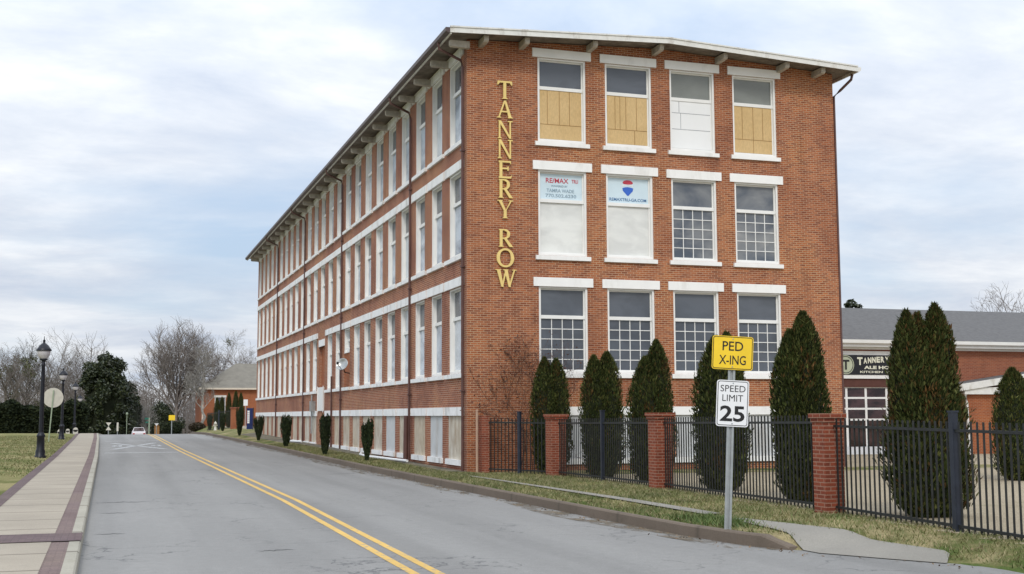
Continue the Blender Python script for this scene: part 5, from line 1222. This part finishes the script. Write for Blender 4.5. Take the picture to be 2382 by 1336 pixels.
# banner and small white sign
x, y = at(583, 112); z = G(x, y); e = empty('banner_sign', (x, y, z), 'tall navy banner with a white upright strip at the far corner of the mill', 'banner')
wbn = .27; ht_ = zat(950, 112, 583) - z; mb = MB(); mb.box(x - wbn, x + wbn, y - .04, y + .04, z + .05, z + ht_); mb.build('panel', M['blue_banner'], e)
mb = MB()
for i in range(6): mb.box(x - wbn + .05, x - wbn + .25, y - .05, y - .0405, z + ht_ * .30 + i * ht_ * .1, z + ht_ * .30 + i * ht_ * .1 + ht_ * .085)
mb.build('lettering', M['sign_white'], e)
mb = MB(); mb.tube([(x + wbn + .05, y, z - .1), (x + wbn + .05, y, z + ht_ + .05)], .04, 6); mb.build('post', M['iron'], e)
x, y = at(573, 130); z = G(x, y); e = empty('small_sign', (x, y, z), 'small white square sign right of the far evergreens', 'sign'); zt2 = zat(930, 130, 573)
mb = MB(); mb.box(x - .22, x + .22, y - .02, y + .02, zt2 - .65, zt2); mb.build('sign_plate', M['sign_white'], e); mb = MB(); mb.tube([(x, y + .05, z - .1), (x, y + .05, zt2)], .04, 6); mb.build('post', M['galv'], e)
# far signs by the road
def post_sign(px, fwd, top, hpx, wpx, mat, label, shape='rect', name='road_sign'):
    x, y = at(px, fwd); z = G(x, y); t_ = zat(top, fwd, px); h = hpx * fwd / 2850.55; w = wpx * fwd / 2850.55
    e = empty(name, (x, y, z), label, 'road sign')
    pts = {'rect': [(x - w / 2, t_ - h), (x + w / 2, t_ - h), (x + w / 2, t_), (x - w / 2, t_)], 'tri': [(x, t_ - h), (x + w / 2, t_), (x - w / 2, t_)]}[shape]
    mb = MB(); mb.prism(pts, y - .02, y + .0, 'y'); mb.build('sign_plate', mat, e); mb = MB(); mb.tube([(x, y + .05, z - .2), (x, y + .05, t_)], .05, 6); mb.build('post', M['galv'], e); return e, x, y, t_, h, w
post_sign(403, 138, 966, 12, 14, M['sign_yellow'], 'small plain yellow road sign beyond the crest of the road')
e, x, y, t_, h, w = post_sign(257, 160, 983, 8, 12, M['sign_back'], 'far pale give way sign with a second plate below it, left of the car', 'tri')
mb = MB(); mb.prism([(x - w / 2, t_ - 2.2 * h), (x + w / 2, t_ - 2.2 * h), (x, t_ - 1.1 * h)], y - .02, y, 'y'); mb.build('sign_plate', M['sign_back'], e)
post_sign(278, 165, 983, 20, 4, M['sign_back'], 'narrow pale marker post left of the car')
post_sign(368, 170, 985, 6, 10, M['sign_white'], 'small white sign with an orange brown board below, right of the car', 'tri')
x, y = at(369, 172); z = G(x, y); mb = MB(); t_ = zat(990, 172, 369); mb.box(x - .33, x + .33, y - .25, y + .25, z, t_ - .1); mb.prism([(x - .4, t_ - .1), (x + .4, t_ - .1), (x, t_ + .12)], y - .3, y + .3, 'y')
mb.build('kiosk_box', M['brown'], None, 'orange brown cabinet under the small white sign', 'cabinet', loc=(x, y, z))
x, y = at(351, 165); z = G(x, y); e = empty('street_sign', (x, y, z), 'green steel street name post beside the car', 'street sign'); t_ = zat(972, 165, 351)
mb = MB(); mb.tube([(x, y, z - .1), (x, y, t_)], .09, 8); mb.build('post', M['green_post'], e); mb = MB(); mb.box(x - .6, x - .09, y - .02, y + .02, t_ - .25, t_); mb.box(x - .5, x - .09, y - .02, y + .02, t_ - .7, t_ - .5); mb.build('name_plate', M['green_sign'], e)
x, y = at(299, 175); z = G(x, y); mb = MB(); t_ = zat(966, 175, 299); mb.tube([(x, y, z), (x, y, t_)], .05, 6); mb.lathe([(.05, 0), (.16, .05), (.16, .3), (.001, .4)], (x, y, t_), 8)
mb.build('light_pole', M['green_post'], None, 'thin far pole with a small pale top, between the magnolia and the car', 'pole', loc=(x, y, z))
# low white markers by the hedge
x, y = at(172, 118); z = G(x, y)
for i, (dx_, w_, h_) in enumerate(((-1.0, .55, .35), (-.35, .35, .5), (.35, .45, .6))):
    mb = MB(); mb.box(x + dx_ - w_ / 2, x + dx_ + w_ / 2, y - .1, y + .1, z - .05, z + h_ * .7); mb.tube([(x + dx_, y - .1, z + h_ * .7), (x + dx_, y + .1, z + h_ * .7)], w_ / 2 * .98, 14, smooth=False)
    mb.build('marker_stone', plain('pale_stone', (.55, .52, .46), .8), None, ['low wide pale stone by the hedge, left one', 'small pale stone by the hedge, middle one', 'tallest pale stone by the hedge, right one'][i], 'stone', 'pale stones by the hedge', loc=(x + dx_, y, z))
# dark bush by far yellow sign
x, y = at(405, 145); rs_ = np.random.RandomState(61); z = G(x, y); P = rs_.randn(2500, 3); P /= np.linalg.norm(P, axis=1)[:, None]; P = P * rs_.uniform(.6, 1.05, 2500)[:, None] * [1.1, 1.1, .85] + [x, y, z + .8]
e = empty('bush', (x, y, z), 'round dark bush behind the far yellow sign', 'bush'); V, F = leafmass(P, .12, rs_); npmesh('foliage', V, F, M['hedge'], e)
mb = MB(); mb.lathe([(.4, .1), (.8, .5), (.85, .9), (.5, 1.35), (.01, 1.5)], (x, y, z), 12); mb.build('inner_growth', M['arbor_core'], e)
x, y = at(462, 150); z = G(x, y); P = rs_.randn(2200, 3); P /= np.linalg.norm(P, axis=1)[:, None]; P = P * rs_.uniform(.6, 1.05, 2200)[:, None] * [1.0, .8, .55] + [x, y, z + .5]
e = empty('bush', (x, y, z), 'low brown bush at the left foot of the far house', 'bush'); V, F = leafmass(P, .12, rs_); npmesh('foliage', V, F, leafmat('brown_leaf', (.03, .022, .012), (.05, .035, .02), (.08, .055, .03)), e)
mb = MB(); mb.lathe([(.5, .05), (.75, .4), (.6, .7), (.01, .95)], (x, y, z), 12); mb.build('inner_growth', M['arbor_core'], e)
# ------------------------------------------------------------------ white drain pipe on the ground
mb = MB(); pts = []
for px_i, (X0, Y0) in enumerate(((-.45, 6.7), (-.8, 9.2), (-1.05, 11.5), (-.9, 13.6), (-.5, 15.3))): pts.append((X0, Y0, G(X0, Y0) + .07))
mb.tube(pts, .055, 8); mb.build('drain_pipe', M['pvc'], None, 'curved white plastic drain pipe lying at the foot of the mill', 'pipe', loc=pts[0])
mb = MB(); pts = [(X0, Y0, G(X0, Y0) + .07) for X0, Y0 in ((-.4, 34.0), (-.8, 36.5), (-.6, 39), (-.35, 41.5))]
mb.tube(pts, .06, 8); mb.build('drain_pipe', M['pvc'], None, 'short white plastic pipe lying farther along the mill wall', 'pipe', loc=pts[0])
# ------------------------------------------------------------------ car
x, y = at(327, 165); z = float(zr(y)); car = empty('parked_car', (x, y, z), 'small white car beyond the crest of the road', 'car')
sec = [(-2.15, .35, .78, .80), (-2.1, .30, .86, .86), (-1.3, .28, .92, .90), (-.75, .28, .98, .90), (0, .28, .98, .90), (1.0, .28, .98, .90), (1.7, .28, .96, .88), (2.1, .32, .86, .84), (2.18, .4, .75, .78)]
mb = MB(); vs = []
for (yy, zb_, zt_, hw) in sec: vs += [(x - hw, y + yy, z + zb_), (x - hw * 1.03, y + yy, z + (zb_ + zt_) / 2), (x - hw * .93, y + yy, z + zt_), (x + hw * .93, y + yy, z + zt_), (x + hw * 1.03, y + yy, z + (zb_ + zt_) / 2), (x + hw, y + yy, z + zb_)]
fs_ = [(i * 6 + k, i * 6 + (k + 1) % 6, (i + 1) * 6 + (k + 1) % 6, (i + 1) * 6 + k) for i in range(len(sec) - 1) for k in range(6)] + [(0, 1, 2, 3, 4, 5), tuple(len(sec) * 6 - 1 - k for k in range(6))]
mb.add(vs, fs_); mb.hexa([(x - .80, y - .95, z + .96), (x + .80, y - .95, z + .96), (x + .80, y + 1.7, z + .96), (x - .80, y + 1.7, z + .96), (x - .60, y - .2, z + 1.46), (x + .60, y - .2, z + 1.46), (x + .60, y + 1.1, z + 1.46), (x - .60, y + 1.1, z + 1.46)])
mb.build('body', M['car_paint'], car)
mb = MB(); mb.hexa([(x - .72, y - .93, z + .985), (x + .72, y - .93, z + .985), (x + .72, y - .9, z + .985), (x - .72, y - .9, z + .985), (x - .57, y - .27, z + 1.42), (x + .57, y - .27, z + 1.42), (x + .57, y - .24, z + 1.42), (x - .57, y - .24, z + 1.42)]); mb.build('rear_window', M['door_dark'], car)
for sx2 in (-1, 1):
    mb = MB(); mb.box(x + sx2 * .68 - .14, x + sx2 * .68 + .14, y - 2.19, y - 2.12, z + .58, z + .72); mb.build('tail_light', M['tail_red'], car)
    for yy in (-1.35, 1.4):
        mb = MB(); mb.tube([(x + sx2 * .70, y + yy, z + .32), (x + sx2 * .91, y + yy, z + .32)], .32, 16, smooth=False); wl = mb.build('wheel', M['rubber'], car)
        mb = MB(); mb.tube([(x + sx2 * .905, y + yy, z + .32), (x + sx2 * .925, y + yy, z + .32)], .19, 12, smooth=False); mb.build('rim', M['silver'], wl)
